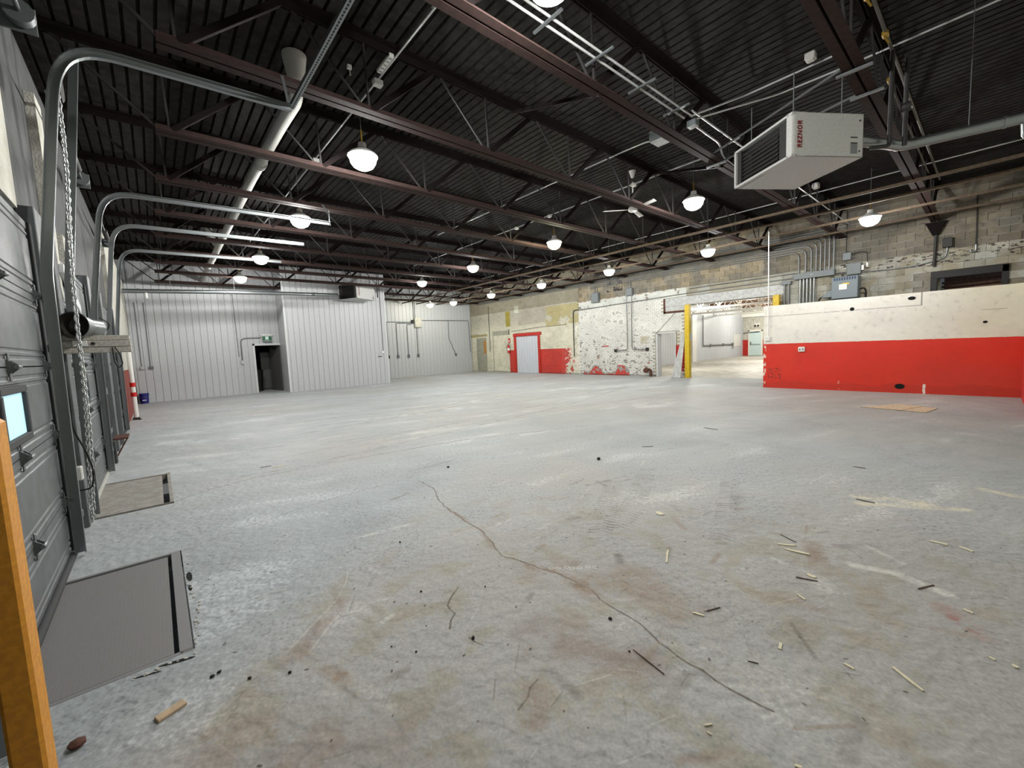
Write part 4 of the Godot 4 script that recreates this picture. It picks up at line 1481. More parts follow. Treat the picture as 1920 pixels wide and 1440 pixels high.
func dock_window(parent: Node, z0: float, z1: float, y0: float, y1: float) -> void:
	var x := XD - 0.025
	var s := S()
	var f := 0.045
	span(s, Vector3(x + 0.0, y1, z0 - f), Vector3(x + 0.045, y1 + f, z1 + f), 0.006)
	span(s, Vector3(x + 0.0, y0 - f, z0 - f), Vector3(x + 0.045, y0, z1 + f), 0.006)
	span(s, Vector3(x + 0.0, y0, z0 - f), Vector3(x + 0.045, y1, z0), 0.006)
	span(s, Vector3(x + 0.0, y0, z1), Vector3(x + 0.045, y1, z1 + f), 0.006)
	var o := obj("window_frame", s, M.seal, parent)
	o.position = -parent.position
	s = S()
	span(s, Vector3(x + 0.018, y0, z0), Vector3(x + 0.024, y1, z1))
	var g := obj("pane", s, M.glass_day, parent)
	g.position = -parent.position

func build_dock_doors() -> void:
	var ys := [0.03, 0.48, 1.05, 1.61, 2.17, 2.75]
	var doors := [
		["door_1", -5.03, -2.5, [[-4.06, -3.53]], "grey sectional dock door nearest the camera, with one lit window in view", -4.98, -2.56, 4.19, 1.34],
		["door_2", -8.48, -6.05, [[-7.32, -6.68]], "grey sectional dock door in the middle, behind the hanging chain", -8.43, -6.12, 4.08, 2.8],
		["door_3", -13.42, -10.95, [[-12.75, -12.1]], "grey sectional dock door farthest from the camera", -13.37, -11.0, 4.27, 3.0],
	]
	for k in 3:
		var d: Array = doors[k]
		var t := struct_root(d[0], d[4], "dock door")
		for i in 5:
			var sec := door_section(t, d[1], d[2], ys[i], ys[i + 1])
			if i == 2:
				for wz in d[3]:
					dock_window(sec, wz[0], wz[1], 1.19 if k < 2 else 1.40, 1.45 if k < 2 else 1.66)
		var hz := [d[1] + 0.06, d[1] + 1.15, d[1] + 1.25, d[2] - 0.06]
		for y in [0.48, 1.05, 1.61, 2.17]:
			for j in 4:
				if j == 2:
					continue
				hinge(t, y, hz[j], j == 0 or j == 3)
		var s := S()
		tube(s, [Vector3(XD + 0.0, 0.02, d[1]), Vector3(XD + 0.0, 0.02, d[2])], 0.028, 8)
		obj("bottom_seal", s, M.pvc if k == 1 else M.seal, t)
		s = S()
		span(s, Vector3(XD - 0.07, 0.0, d[1] - 0.09), Vector3(XD + 0.01, 2.75, d[1] - 0.0), 0.005)
		obj("door_jamb", s, M.seal, t)
		track(t, d[5], d[7], d[8], 1.0)
		track(t, d[6], d[7], d[8], -1.0, k == 1)
		for y in [0.35, 1.0, 1.75]:
			s = S()
			span(s, Vector3(XD + 0.02, y - 0.03, d[5] - 0.05), Vector3(XD + 0.09, y + 0.03, d[5] - 0.0), 0.004)
			obj("track_bracket", s, M.galv_dull, t)
		# torsion shaft and drums above
		s = S()
		var sy: float = d[7] + 0.12
		tube(s, [Vector3(XD + 0.12, sy, d[1] - 0.1), Vector3(XD + 0.12, sy, d[2] + 0.1)], 0.016, 8)
		obj("shaft", s, M.galv_dull, t)
		s = S()
		tube(s, [Vector3(XD + 0.12, sy, d[1] + 0.45), Vector3(XD + 0.12, sy, d[1] + 1.2)], 0.045, 12)
		obj("spring", s, M.iron, t)
		s = S()
		tube(s, [Vector3(XD + 0.12, sy, d[1] + 0.02), Vector3(XD + 0.12, sy, d[1] + 0.1)], 0.085, 16)
		obj("cable_drum", s, M.galv_dull, t)
		s = S()
		span(s, Vector3(XD, sy - 0.1, d[1] - 0.02), Vector3(XD + 0.2, sy + 0.1, d[1] - 0.01), 0.003)
		obj("bearing_plate", s, M.galv_dull, t)
		if k == 0:
			# punched angle joining the track ends, and its short hanger
			s = S()
			var a := Vector3(1.34, 4.25, -5.02)
			var b := Vector3(1.34, 4.25, -2.5)
			prism(s, [Vector2(0, 0), Vector2(0.045, 0), Vector2(0.045, 0.004), Vector2(0.004, 0.004), Vector2(0.004, 0.045), Vector2(0, 0.045)], a.z, b.z, Transform3D(Basis(), Vector3(a.x, a.y, 0)))
			var o := obj("cross_angle", s, M.galv, t)
			s = S()
			for i in 60:
				box(s, Vector3(a.x + 0.022, a.y - 0.001, a.z + 0.03 + i * 0.042), Vector3(0.012, 0.004, 0.022))
			obj("punched_slots", s, M.black, o)
			s = S()
			bar(s, Vector3(1.34, 4.22, -5.0), Vector3(1.34, HC, -5.2), 0.03, 0.006)
			obj("track_hanger", s, M.galv_dull, t)
		elif k == 1:
			s = S()
			bar(s, Vector3(2.78, 4.1, -8.4), Vector3(2.78, 4.35, -8.4), 0.035, 0.006)
			bar(s, Vector3(2.78, 4.3, -8.4), Vector3(2.55, 4.3, -8.0), 0.03, 0.006)
			obj("track_hanger", s, M.galv, t)
	# man door with two dark panes between the second and third dock doors
	var m := struct_root("door_8", "narrow grey side door with two dark panes between dock doors", "door")
	var s := S()
	span(s, Vector3(XD - 0.07, 0.4, -10.3), Vector3(XD - 0.01, 2.0, -9.0), 0.004)
	obj("door_leaf", s, M.door_grey, m)
	for y in [[0.5, 1.08], [1.2, 1.84]]:
		s = S()
		span(s, Vector3(XD - 0.02, y[0], -10.15), Vector3(XD + 0.0, y[1], -9.12), 0.003)
		obj("pane", s, M.void, m)
	s = S()
	bar(s, Vector3(XD + 0.03, 0.36, -9.7), Vector3(XD + 0.22, 0.36, -9.7), 0.5, 0.03, 0.004)
	bar(s, Vector3(XD + 0.2, 0.34, -9.6), Vector3(XD + 0.05, 0.05, -9.6), 0.02, 0.02)
	obj("rusty_shelf", s, M.rust, m)
	s = S()
	span(s, Vector3(XD + 0.0, 0.0, -9.35), Vector3(XD + 0.07, 0.36, -9.2), 0.005)
	obj("stub_post", s, M.wall_grey, m)

# ---------------------------------------------------------------- fittings at the dock doors
func link(s: SurfaceTool, c: Vector3, d: Vector3, turn: float, l := 0.05, w := 0.028, r := 0.0055) -> void:
	var b := frame_of(d) * Basis(Vector3(0, 0, 1), turn)
	var pts := []
	for k in 13:
		var a := TAU * k / 12.0
		pts.append(c + b * Vector3(cos(a) * w * 0.5, 0, sin(a) * l * 0.5))
	tube(s, pts, r, 5, false)

func build_dock_fittings() -> void:
	# hoist chain: a long loop of links
	var path := [Vector3(-0.42, 4.01, -5.36), Vector3(-0.42, 3.62, -5.36), Vector3(-0.43, 3.26, -5.36), Vector3(-0.46, 2.85, -5.36), Vector3(-0.48, 2.38, -5.36), Vector3(-0.49, 1.91, -5.36), Vector3(-0.49, 1.5, -5.36), Vector3(-0.50, 1.0, -5.37), Vector3(-0.525, 0.6, -5.38), Vector3(-0.545, 0.3, -5.38), Vector3(-0.56, 0.16, -5.42), Vector3(-0.57, 0.3, -5.47), Vector3(-0.55, 0.6, -5.49), Vector3(-0.515, 1.3, -5.49), Vector3(-0.495, 2.38, -5.48), Vector3(-0.44, 3.26, -5.48), Vector3(-0.425, 4.01, -5.48)]
	var t := thing("hoist_chain", "long galvanised hoist chain hanging in a loop beside the nearest dock door", "chain", Vector3.ZERO)
	var s := S()
	var k := 0
	var carry := 0.0
	for i in path.size() - 1:
		var a: Vector3 = path[i]
		var b: Vector3 = path[i + 1]
		var l := a.distance_to(b)
		var u := carry
		while u < l:
			link(s, a.lerp(b, u / l), b - a, 0.5 if k % 2 else 0.5 + PI / 2)
			k += 1
			u += 0.041
		carry = u - l
	obj("links", s, M.chain, t)
	s = S()
	lathe(s, [Vector2(0.0, 0.035), Vector2(0.10, 0.03), Vector2(0.115, 0.02), Vector2(0.10, 0.0), Vector2(0.115, -0.02), Vector2(0.10, -0.03), Vector2(0.0, -0.035)], 18, Transform3D(Basis(Vector3(0, 0, 1), PI / 2), Vector3(-0.42, 4.03, -5.42)))
	obj("chain_wheel", s, M.iron, t)
	# timber arm and loading lamp
	t = thing("timber_arm", "arm of three stacked grey planks sticking out from the dock wall", "bracket", Vector3(-0.66, 1.72, -5.75))
	var pl := [[0.0, 0.02, 0.50, 0.055, 0.0], [0.058, 0.02, 0.50, 0.058, 0.01], [0.118, 0.0, 0.495, 0.052, -0.01]]
	for p in pl:
		s = S()
		span(s, Vector3(p[1], p[0], -0.045 + p[4]), Vector3(p[2], p[0] + p[3], 0.045 + p[4]), 0.005)
		obj("plank", s, M.wood, t)
	s = S()
	span(s, Vector3(0.09, 0.066, 0.055), Vector3(0.19, 0.118, 0.062), 0.002)
	obj("metal_strap", s, M.sticker, t)
	s = S()
	lathe(s, [Vector2(0.0, 0.012), Vector2(0.014, 0.01), Vector2(0.016, 0.0)], 10, Transform3D(Basis(Vector3(1, 0, 0), PI / 2), Vector3(0.23, 0.09, 0.056)))
	obj("bolt", s, M.black, t)
	t = thing("loading_lamp", "galvanised drum-shaped loading lamp resting on the timber arm, open mouth towards the camera", "lamp", Vector3(-0.50, 1.985, -5.62))
	var ax := Vector3(-0.40, 0.02, 0.91).normalized()
	var bb := frame_of(ax)
	var tf := Transform3D(Basis(bb.x, ax, bb.x.cross(ax)).scaled(Vector3.ONE * 0.86), Vector3(0.0, -0.012, 0))
	s = S()
	lathe(s, [Vector2(0.135, 0.10), Vector2(0.145, 0.104), Vector2(0.14, 0.09), Vector2(0.115, -0.04), Vector2(0.10, -0.06), Vector2(0.10, -0.26), Vector2(0.085, -0.30), Vector2(0.04, -0.35), Vector2(0.0, -0.355)], 28, tf)
	var dr := obj("drum", s, M.galv, t)
	s = S()
	lathe(s, [Vector2(0.135, 0.10), Vector2(0.128, 0.08), Vector2(0.10, -0.02), Vector2(0.05, -0.07), Vector2(0.0, -0.08)], 28, tf)
	obj("reflector", s, M.gas, dr)
	s = S()
	bar(s, tf * Vector3(0.105, -0.15, 0.0), Vector3(0.0, -0.135, -0.1), 0.03, 0.006)
	bar(s, tf * Vector3(-0.105, -0.15, 0.0), Vector3(0.02, -0.135, -0.1), 0.03, 0.006)
	obj("yoke", s, M.sticker, t)
	s = S()
	tube(s, fillet([tf * Vector3(0, -0.35, 0), tf * Vector3(0.03, -0.42, 0.02), tf * Vector3(0.06, -0.42, -0.06), tf * Vector3(0.02, -0.32, -0.12)], 0.06), 0.006, 6)
	obj("lamp_cord", s, M.black, dr)
	s = S()
	tube(s, fillet([Vector3(-0.30, 1.77, -5.69), Vector3(-0.295, 1.62, -5.68), Vector3(-0.27, 1.56, -5.68), Vector3(-0.235, 1.60, -5.68), Vector3(-0.25, 1.70, -5.68), Vector3(-0.28, 1.77, -5.69)], 0.1), 0.005, 6)
	tag(obj("looped_cord", s, M.rubber), "black cord looped under the outer end of the timber arm", "cord")
	s = S()
	tube(s, fillet([Vector3(-0.60, 1.70, -5.25), Vector3(-0.585, 1.30, -5.25), Vector3(-0.595, 1.05, -5.25), Vector3(-0.53, 0.85, -5.24), Vector3(-0.495, 0.65, -5.24), Vector3(-0.52, 0.50, -5.24), Vector3(-0.60, 0.50, -5.24)], 0.15), 0.007, 6)
	tag(obj("hanging_cord", s, M.rubber), "black power cord hanging in a curve beside the nearest door track", "cord")
	s = S()
	span(s, Vector3(XD + 0.03, 0.62, -5.13), Vector3(XD + 0.11, 0.74, -5.06), 0.008)
	tag(obj("sensor_box", s, M.white_dirty), "small white sensor box low on the nearest door track", "sensor")
	# standpipe with red bands near the far corner
	t = thing("standpipe", "white vertical pipe with red bands before the red wainscot, past the last dock door", "pipe", Vector3(-0.52, 0.0, -16.0))
	s = S()
	tube(s, [Vector3(0, 0.0, 0), Vector3(0, 2.3, 0)], 0.055, 12)
	obj("pipe", s, M.white, t)
	for y in [0.72, 1.0]:
		s = S()
		lathe(s, [Vector2(0.062, -0.06), Vector2(0.066, -0.05), Vector2(0.066, 0.05), Vector2(0.062, 0.06)], 12, Transform3D(Basis(), Vector3(0, y, 0)))
		obj("red_band", s, M.red_gloss, t)
	s = S()
	box(s, Vector3(0.0, 0.03, 0.05), Vector3(0.16, 0.06, 0.12), 0.01)
	tube(s, fillet([Vector3(0.02, 0.04, 0.1), Vector3(0.03, 0.015, 0.22), Vector3(0.1, 0.012, 0.24), Vector3(0.1, 0.012, 0.12)], 0.05), 0.012, 6)
	obj("foot_valve", s, M.iron, t)
	# blue bucket
	t = thing("blue_bucket", "dark blue plastic bucket on the floor in the far left corner", "bucket", Vector3(-0.42, 0, -21.95))
	s = S()
	lathe(s, [Vector2(0, 0.0), Vector2(0.125, 0.0), Vector2(0.15, 0.37), Vector2(0.16, 0.375), Vector2(0.16, 0.40), Vector2(0.145, 0.40), Vector2(0.12, 0.02), Vector2(0, 0.015)], 20)
	var bk := obj("body", s, M.blue, t)
	s = S()
	var hp := []
	for i in 11:
		var a := PI * i / 10.0
		hp.append(Vector3(cos(a) * 0.163, 0.34 - sin(a) * 0.09, 0.02 + sin(a) * 0.15))
	tube(s, hp, 0.005, 6)
	obj("bail", s, M.galv, bk)
	s = S()
	span(s, Vector3(-0.06, 0.12, 0.13), Vector3(0.06, 0.15, 0.138))
	obj("print", s, M.sticker, bk)
	s = S()
	tube(s, [Vector3(-0.62, 1.9, -20.9), Vector3(-0.62, 1.2, -21.4), Vector3(-0.62, 0.012, -22.1)], 0.012, 6)
	tag(obj("leaning_rod", s, M.gas), "thin brownish rod leaning in the far left corner above the bucket", "rod")
	# yellow guard post at the photographer's left
	t = thing("guard_post", "yellow square guard post in the left foreground beside the leveler", "post", Vector3(-0.425, 0, -2.05))
	s = S()
	box(s, Vector3(0, 0.72, 0), Vector3(0.08, 1.44, 0.13), 0.01)
	obj("shaft", s, M.guard, t)
	s = S()
	box(s, Vector3(0, 0.006, 0), Vector3(0.19, 0.012, 0.19), 0.003)
	obj("base_plate", s, M.guard, t)

func build_levelers() -> void:
	for k in 2:
		var z0: float = [-4.41, -7.69][k]
		var z1: float = [-2.87, -6.10][k]
		var lab: String = ["grey steel dock leveler plate with raised tread set in the floor, nearest the camera", "dusty dock leveler plate set in the floor before the middle dock door"][k]
		var t := thing("dock_leveler", lab, "dock leveler", Vector3(XD, 0, 0), 0.0, "dock levelers in the floor")
		var s := S()
		span(s, Vector3(0.02, -0.02, z0 + 0.02), Vector3(0.60, -0.004, z1 - 0.015))
		obj("deck_plate", s, M.plate if k == 0 else M.plate2, t)
		s = S()
		var f := 0.05
		if k == 0:
			span(s, Vector3(0.622, -0.1, z0 - 0.03), Vector3(0.682, 0.002, z1 + 0.02), 0.002)
			span(s, Vector3(0.0, -0.1, z1 - 0.004), Vector3(0.682, 0.002, z1 + 0.025), 0.002)
			span(s, Vector3(0.0, -0.1, z0 - 0.035), Vector3(0.682, 0.001, z0 - 0.012), 0.002)
		else:
			span(s, Vector3(0.655, -0.1, z0 - 0.06), Vector3(0.69, 0.0005, z1 + 0.0), 0.001)
			span(s, Vector3(0.0, -0.1, z1 - 0.002), Vector3(0.69, 0.0005, z1 + 0.005), 0.001)
			span(s, Vector3(0.0, -0.1, z0 - 0.06), Vector3(0.69, 0.0005, z0 - 0.01), 0.001)
		obj("curb_angle", s, M.plate2 if k else mat(Color(0.47, 0.47, 0.48), 0.6), t)
	# crumbled concrete along the near pit
	var s := S()
	for i in 46:
		var z := rng.randf_range(-4.3, -2.85)
		var x := 0.045 + absf(rng.randfn(0.0, 0.018)) + 0.02 * sin(z * 7.0)
		var r := rng.randf_range(0.003, 0.009)
		box(s, Vector3(x, r * 0.4, z), Vector3(r * 2.0, r, r * 1.6), r * 0.3, Basis(Vector3.UP, rng.randf() * 3.0))
	for i in 26:
		var x := rng.randf_range(-0.25, 0.03)
		var z := -2.82 + (0.02 + absf(rng.randfn(0, 0.012)))
		var r := rng.randf_range(0.003, 0.008)
		box(s, Vector3(x, r * 0.4, z), Vector3(r * 2.0, r, r * 1.6), r * 0.3, Basis(Vector3.UP, rng.randf() * 3.0))
	var o := tag(obj("concrete_crumbs", s, M.crumb), "crumbled concrete along the edge of the nearest leveler pit", "rubble")
	o.set_meta("kind", "stuff")
	s = S()
	for q in [[0.055, -3.85, 0.018, 0.09], [0.05, -3.65, 0.012, 0.05], [-0.05, -2.79, 0.08, 0.014], [-0.17, -2.78, 0.06, 0.008]]:
		lathe(s, [Vector2(0.0, 0.0015), Vector2(0.9, 0.0015), Vector2(1.0, 0.001)], 9, Transform3D(Basis(Vector3(q[2], 0, 0.3 * q[2]), Vector3(0, 1, 0), Vector3(0, 0, q[3])), Vector3(q[0], 0, q[1])))
	tag(obj("broken_edge", s, M.void), "dark broken hollows in the concrete rim of the nearest leveler", "hole")

# ---------------------------------------------------------------- unit heaters
func heater(at: Vector3, turn: float, w: float, d: float, h: float, label: String) -> Node3D:
	# local: grille faces -x, labelled side faces +z... box from x 0..d, z -w..0, y 0..h
	var t := thing("unit_heater", label, "heater", at, turn, "white unit heaters")
	var s := S()
	var th := 0.012
	var r := 0.05
	# jacket: rounded front corners, open at the grille
	span(s, Vector3(r, 0, -w), Vector3(d, th, 0), 0.003)
	span(s, Vector3(r, h - th, -w), Vector3(d, h, 0), 0.003)
	span(s, Vector3(0.17, 0, -th), Vector3(d, h, 0), 0.003)
	span(s, Vector3(r, 0, -w), Vector3(d, h, -w + th), 0.003)
	span(s, Vector3(d - th, 0, -w), Vector3(d, h, 0), 0.003)
	span(s, Vector3(0.0, 0, -w), Vector3(r + 0.02, 0.03, 0), 0.004)
	span(s, Vector3(0.0, h - 0.03, -w), Vector3(r + 0.02, h, 0), 0.004)
	span(s, Vector3(0.0, 0, -w), Vector3(r + 0.02, h, -w + 0.03), 0.004)
	var jk := obj("jacket", s, M.heater, t)
	s = S()
	var p := []
	for k in 7:
		var a := PI / 2 * k / 6.0
		p.append(Vector2(r - sin(a) * r + 0.0, -r + cos(a) * r))
	p.append(Vector2(0.0, -0.08))
	p.append(Vector2(th, -0.08))
	p.append(Vector2(th, -r))
	p.append(Vector2(r, -th))
	p.append(Vector2(0.168, -th))
	p.append(Vector2(0.168, 0.0))
	var tx := Transform3D(Basis(Vector3(1, 0, 0), Vector3(0, 0, 1), Vector3(0, 1, 0)), Vector3.ZERO)
	prism(s, p, 0.0, h, tx)
	var cp := obj("corner_panel", s, M.heater, t)
	s = S()
	span(s, Vector3(0.26, 0.02, -w + 0.02), Vector3(0.28, h - 0.02, -0.02))
	span(s, Vector3(0.06, 0.03, -0.26), Vector3(0.26, h - 0.03, -0.02))
	var ip := obj("inner_panel", s, M.black, t)
	for i in 8:
		s = S()
		var y := 0.055 + i * (h - 0.09) / 8.0
		bar(s, Vector3(0.06, y, -w + 0.10), Vector3(0.06, y, -0.27), 0.006, 0.055, 0.002, Vector3(0.45, 0.9, 0))
		obj("louver", s, M.iron, ip)
	s = S()
	span(s, Vector3(0.03, 0.03, -w + 0.03), Vector3(0.09, h - 0.03, -w + 0.10), 0.004)
	obj("louver_post", s, M.iron, ip)
	var tm := TextMesh.new()
	var f := SystemFont.new()
	f.font_names = PackedStringArray(["Droid Sans"])
	f.font_weight = 700
	tm.font = f
	tm.text = "REZNOR"
	tm.font_size = 64
	tm.pixel_size = 0.00125 * h / 0.5
	tm.depth = 0.004
	var lm := MeshInstance3D.new()
	lm.mesh = tm
	lm.name = "lettering"
	lm.material_override = M.red_letter
	cp.add_child(lm, true)
	lm.rotation.z = PI / 2
	lm.position = Vector3(0.105, h * 0.5, 0.003)
	s = S()
	span(s, Vector3(d - 0.17, 0.04, 0), Vector3(d - 0.08, 0.15, 0.003))
	obj("rating_plate", s, M.box_grey, jk)
	s = S()
	span(s, Vector3(d - 0.17, 0.155, 0), Vector3(d - 0.08, 0.168, 0.003))
	span(s, Vector3(d - 0.17, 0.22, 0), Vector3(d - 0.08, 0.232, 0.003))
	obj("label_strip", s, M.black, jk)
	s = S()
	for q in [Vector2(d - 0.05, h - 0.08), Vector2(d - 0.05, 0.07)]:
		lathe(s, [Vector2(0, 0.004), Vector2(0.01, 0.004), Vector2(0.011, 0)], 8, Transform3D(Basis(Vector3(1, 0, 0), PI / 2), Vector3(q.x, q.y, 0)))
	obj("screw", s, M.black, jk)
	return t

func build_heaters() -> void:
	# near heater: grille corner, labelled side towards the camera
	var a := Vector3(5.88, 3.7, -1.63)
	var e := Vector3(6.673, 3.7, -1.107)
	var dir := (e - a).normalized()
	var turn := atan2(-dir.z, dir.x)
	var t := heater(a, turn, 1.02, a.distance_to(e), 0.50, "large white unit heater hanging upper right with dark louvred front")
	var s: SurfaceTool
	for q in [Vector3(0.15, 0.5, -0.15), Vector3(0.15, 0.5, -0.87), Vector3(0.8, 0.5, -0.15), Vector3(0.8, 0.5, -0.87)]:
		s = S()
		tube(s, [q, Vector3(q.x, HC - 3.7 + 0.05, q.z)], 0.006, 6)
		obj("hanger_rod", s, M.galv_dull, t)
	for q in [[Vector3(7.41, HC + 0.03, -3.2), Vector3(6.42, HC + 0.03, -1.25), "long strut channel between the first and second joists above the heater grille"], [Vector3(7.85, HC + 0.03, -3.2), Vector3(7.25, HC + 0.03, -1.25), "long strut channel between the first and second joists above the heater back"]]:
		s = S()
		bar(s, q[0], q[1], 0.03, 0.02, 0.003)
		tag(obj("strut_channel", s, M.galv_dull), q[2], "strut")
	# flue of the near heater: up to the elbow, then away to the right
	var f := thing("flue_pipe", "galvanised flue pipe with elbow running right from the large heater", "flue pipe", Vector3.ZERO)
	s = S()
	tube(s, fillet([Vector3(6.71, 3.92, -1.16), Vector3(7.32, 3.90, -0.83), Vector3(7.50, 3.92, -0.35), Vector3(7.62, 3.92, 0.1), Vector3(7.66, 3.92, 0.5)], 0.12, 4), 0.06, 14)
	obj("pipe", s, M.galv, f)
	for q in [[Vector3(7.26, 3.905, -0.865), Vector3(0.35, 0, 0.2)], [Vector3(7.41, 3.91, -0.60), Vector3(0.18, 0, 0.46)], [Vector3(7.59, 3.92, 0.0), Vector3(0.1, 0, 0.46)]]:
		s = S()
		var d: Vector3 = q[1].normalized()
		tube(s, [q[0] - d * 0.012, q[0] + d * 0.012], 0.066, 14)
		obj("joint_band", s, M.galv, f)
	s = S()
	tube(s, fillet([Vector3(7.63, 3.90, 0.16), Vector3(7.63, 3.72, 0.17), Vector3(7.7, 3.70, 0.3)], 0.05), 0.05, 10)
	obj("drain_tee", s, M.galv, f)
	s = S()
	tube(s, [Vector3(7.52, 3.98, -0.28), Vector3(7.52, DECK, -0.28)], 0.004, 6)
	obj("hanger_wire", s, M.galv_dull, f)
	# gas line drop to the heater
	var g := thing("gas_line", "dark gas pipe with brass valves dropping to the large heater from above", "gas pipe", Vector3.ZERO)
	s = S()
	tube(s, [Vector3(4.6, 4.95, -0.92), Vector3(13.5, 4.9, -0.90)], 0.018, 8)
	obj("main_pipe", s, M.gas, g)
	s = S()
	tube(s, [Vector3(7.55, 4.85, -1.02), Vector3(12.5, 4.84, -1.0)], 0.013, 8)
	obj("branch_pipe", s, M.gas, g)
	s = S()
	tube(s, fillet([Vector3(6.92, 4.9, -0.90), Vector3(6.92, 3.82, -0.90), Vector3(6.73, 3.8, -1.05)], 0.05), 0.024, 8)
	tube(s, fillet([Vector3(7.12, 4.9, -0.79), Vector3(7.12, 4.2, -0.79), Vector3(7.12, 3.84, -0.79)], 0.05), 0.024, 8)
	obj("drop_pipe", s, M.iron, g)
	s = S()
	for q in [Vector3(6.55, 4.93, -0.92), Vector3(7.56, 4.85, -1.0), Vector3(5.7, 4.94, -0.95)]:
		box(s, q, Vector3(0.11, 0.06, 0.06), 0.015)
		bar(s, q + Vector3(0, -0.04, 0), q + Vector3(0.1, -0.06, 0.02), 0.02, 0.008)
	obj("valve", s, M.brass, g)
	s = S()
	lathe(s, [Vector2(0, 0.05), Vector2(0.05, 0.045), Vector2(0.055, 0.0), Vector2(0.05, -0.045), Vector2(0, -0.05)], 14, Transform3D(Basis(Vector3(1, 0, 0), PI / 2), Vector3(7.12, 4.28, -0.79)))
	obj("regulator", s, M.iron, g)
	# far heater over the middle metal wall
	t = heater(Vector3(7.42, 4.18, -19.35), deg_to_rad(28), 1.15, 1.2, 0.72, "white unit heater hanging far off before the middle metal wall")
	for q in [Vector3(0.15, 0.72, -0.15), Vector3(0.15, 0.72, -0.9), Vector3(1.0, 0.72, -0.15), Vector3(1.0, 0.72, -0.9)]:
		s = S()
		tube(s, [q, Vector3(q.x, DECK - 4.18, q.z)], 0.006, 6)
		obj("hanger_rod", s, M.galv_dull, t)
	f = thing("flue_pipe", "long galvanised flue pipe running left from the far heater across the metal wall", "flue pipe", Vector3.ZERO)
	s = S()
	tube(s, [Vector3(6.9, 4.34, -20.42), Vector3(6.6, 4.32, -19.7), Vector3(4.0, 4.26, -19.6), Vector3(2.5, 4.22, -19.6), Vector3(-0.62, 4.10, -19.6)], 0.075, 14)
	obj("pipe", s, M.galv, f)
	for x in [5.6, 3.9, 2.3, 0.9, -0.2]:
		s = S()
		tube(s, [Vector3(x - 0.015, 4.28 - (5.0 - x) * 0.028, -19.6), Vector3(x + 0.015, 4.28 - (5.0 - x) * 0.028, -19.6)], 0.082, 14)
		obj("joint_band", s, M.galv, f)
	for x in [2.65, 4.9, 0.7]:
		s = S()
		tube(s, [Vector3(x, 4.31 - (5.0 - x) * 0.028, -19.6), Vector3(x - 0.03, DECK, -19.6)], 0.008, 6)
		obj("hanger_strap", s, M.galv_dull, f)
	s = S()
	tube(s, [Vector3(0.0, 4.06, -19.57), Vector3(0.0, 3.90, -19.57)], 0.04, 10)
	tube(s, [Vector3(0.0, 3.90, -19.57), Vector3(0.0, 3.88, -19.57)], 0.055, 10)
	obj("drain_tee", s, M.white, f)
	s = S()
	tube(s, fillet([Vector3(8.56, 4.62, -20.0), Vector3(8.7, 4.6, -20.1), Vector3(8.7, DECK, -20.1)], 0.05), 0.02, 8)
	box(s, Vector3(8.7, 4.55, -20.1), Vector3(0.05, 0.4, 0.05), 0.01)
	tag(obj("far_gas_pipe", s, M.iron), "short dark gas pipe at the right side of the far heater", "gas pipe")

# ---------------------------------------------------------------- pipes and fittings under the roof
func conduit(called: String, pts: Array, r: float, label: String, m: Material = null, bend := 0.12, category := "conduit", group := "") -> MeshInstance3D:
	var s := S()
	tube(s, fillet(pts, bend) if pts.size() > 2 else pts, r, 8)
	var o := obj(called, s, m if m else M.conduit)
	tag(o, label, category, group)
	return o

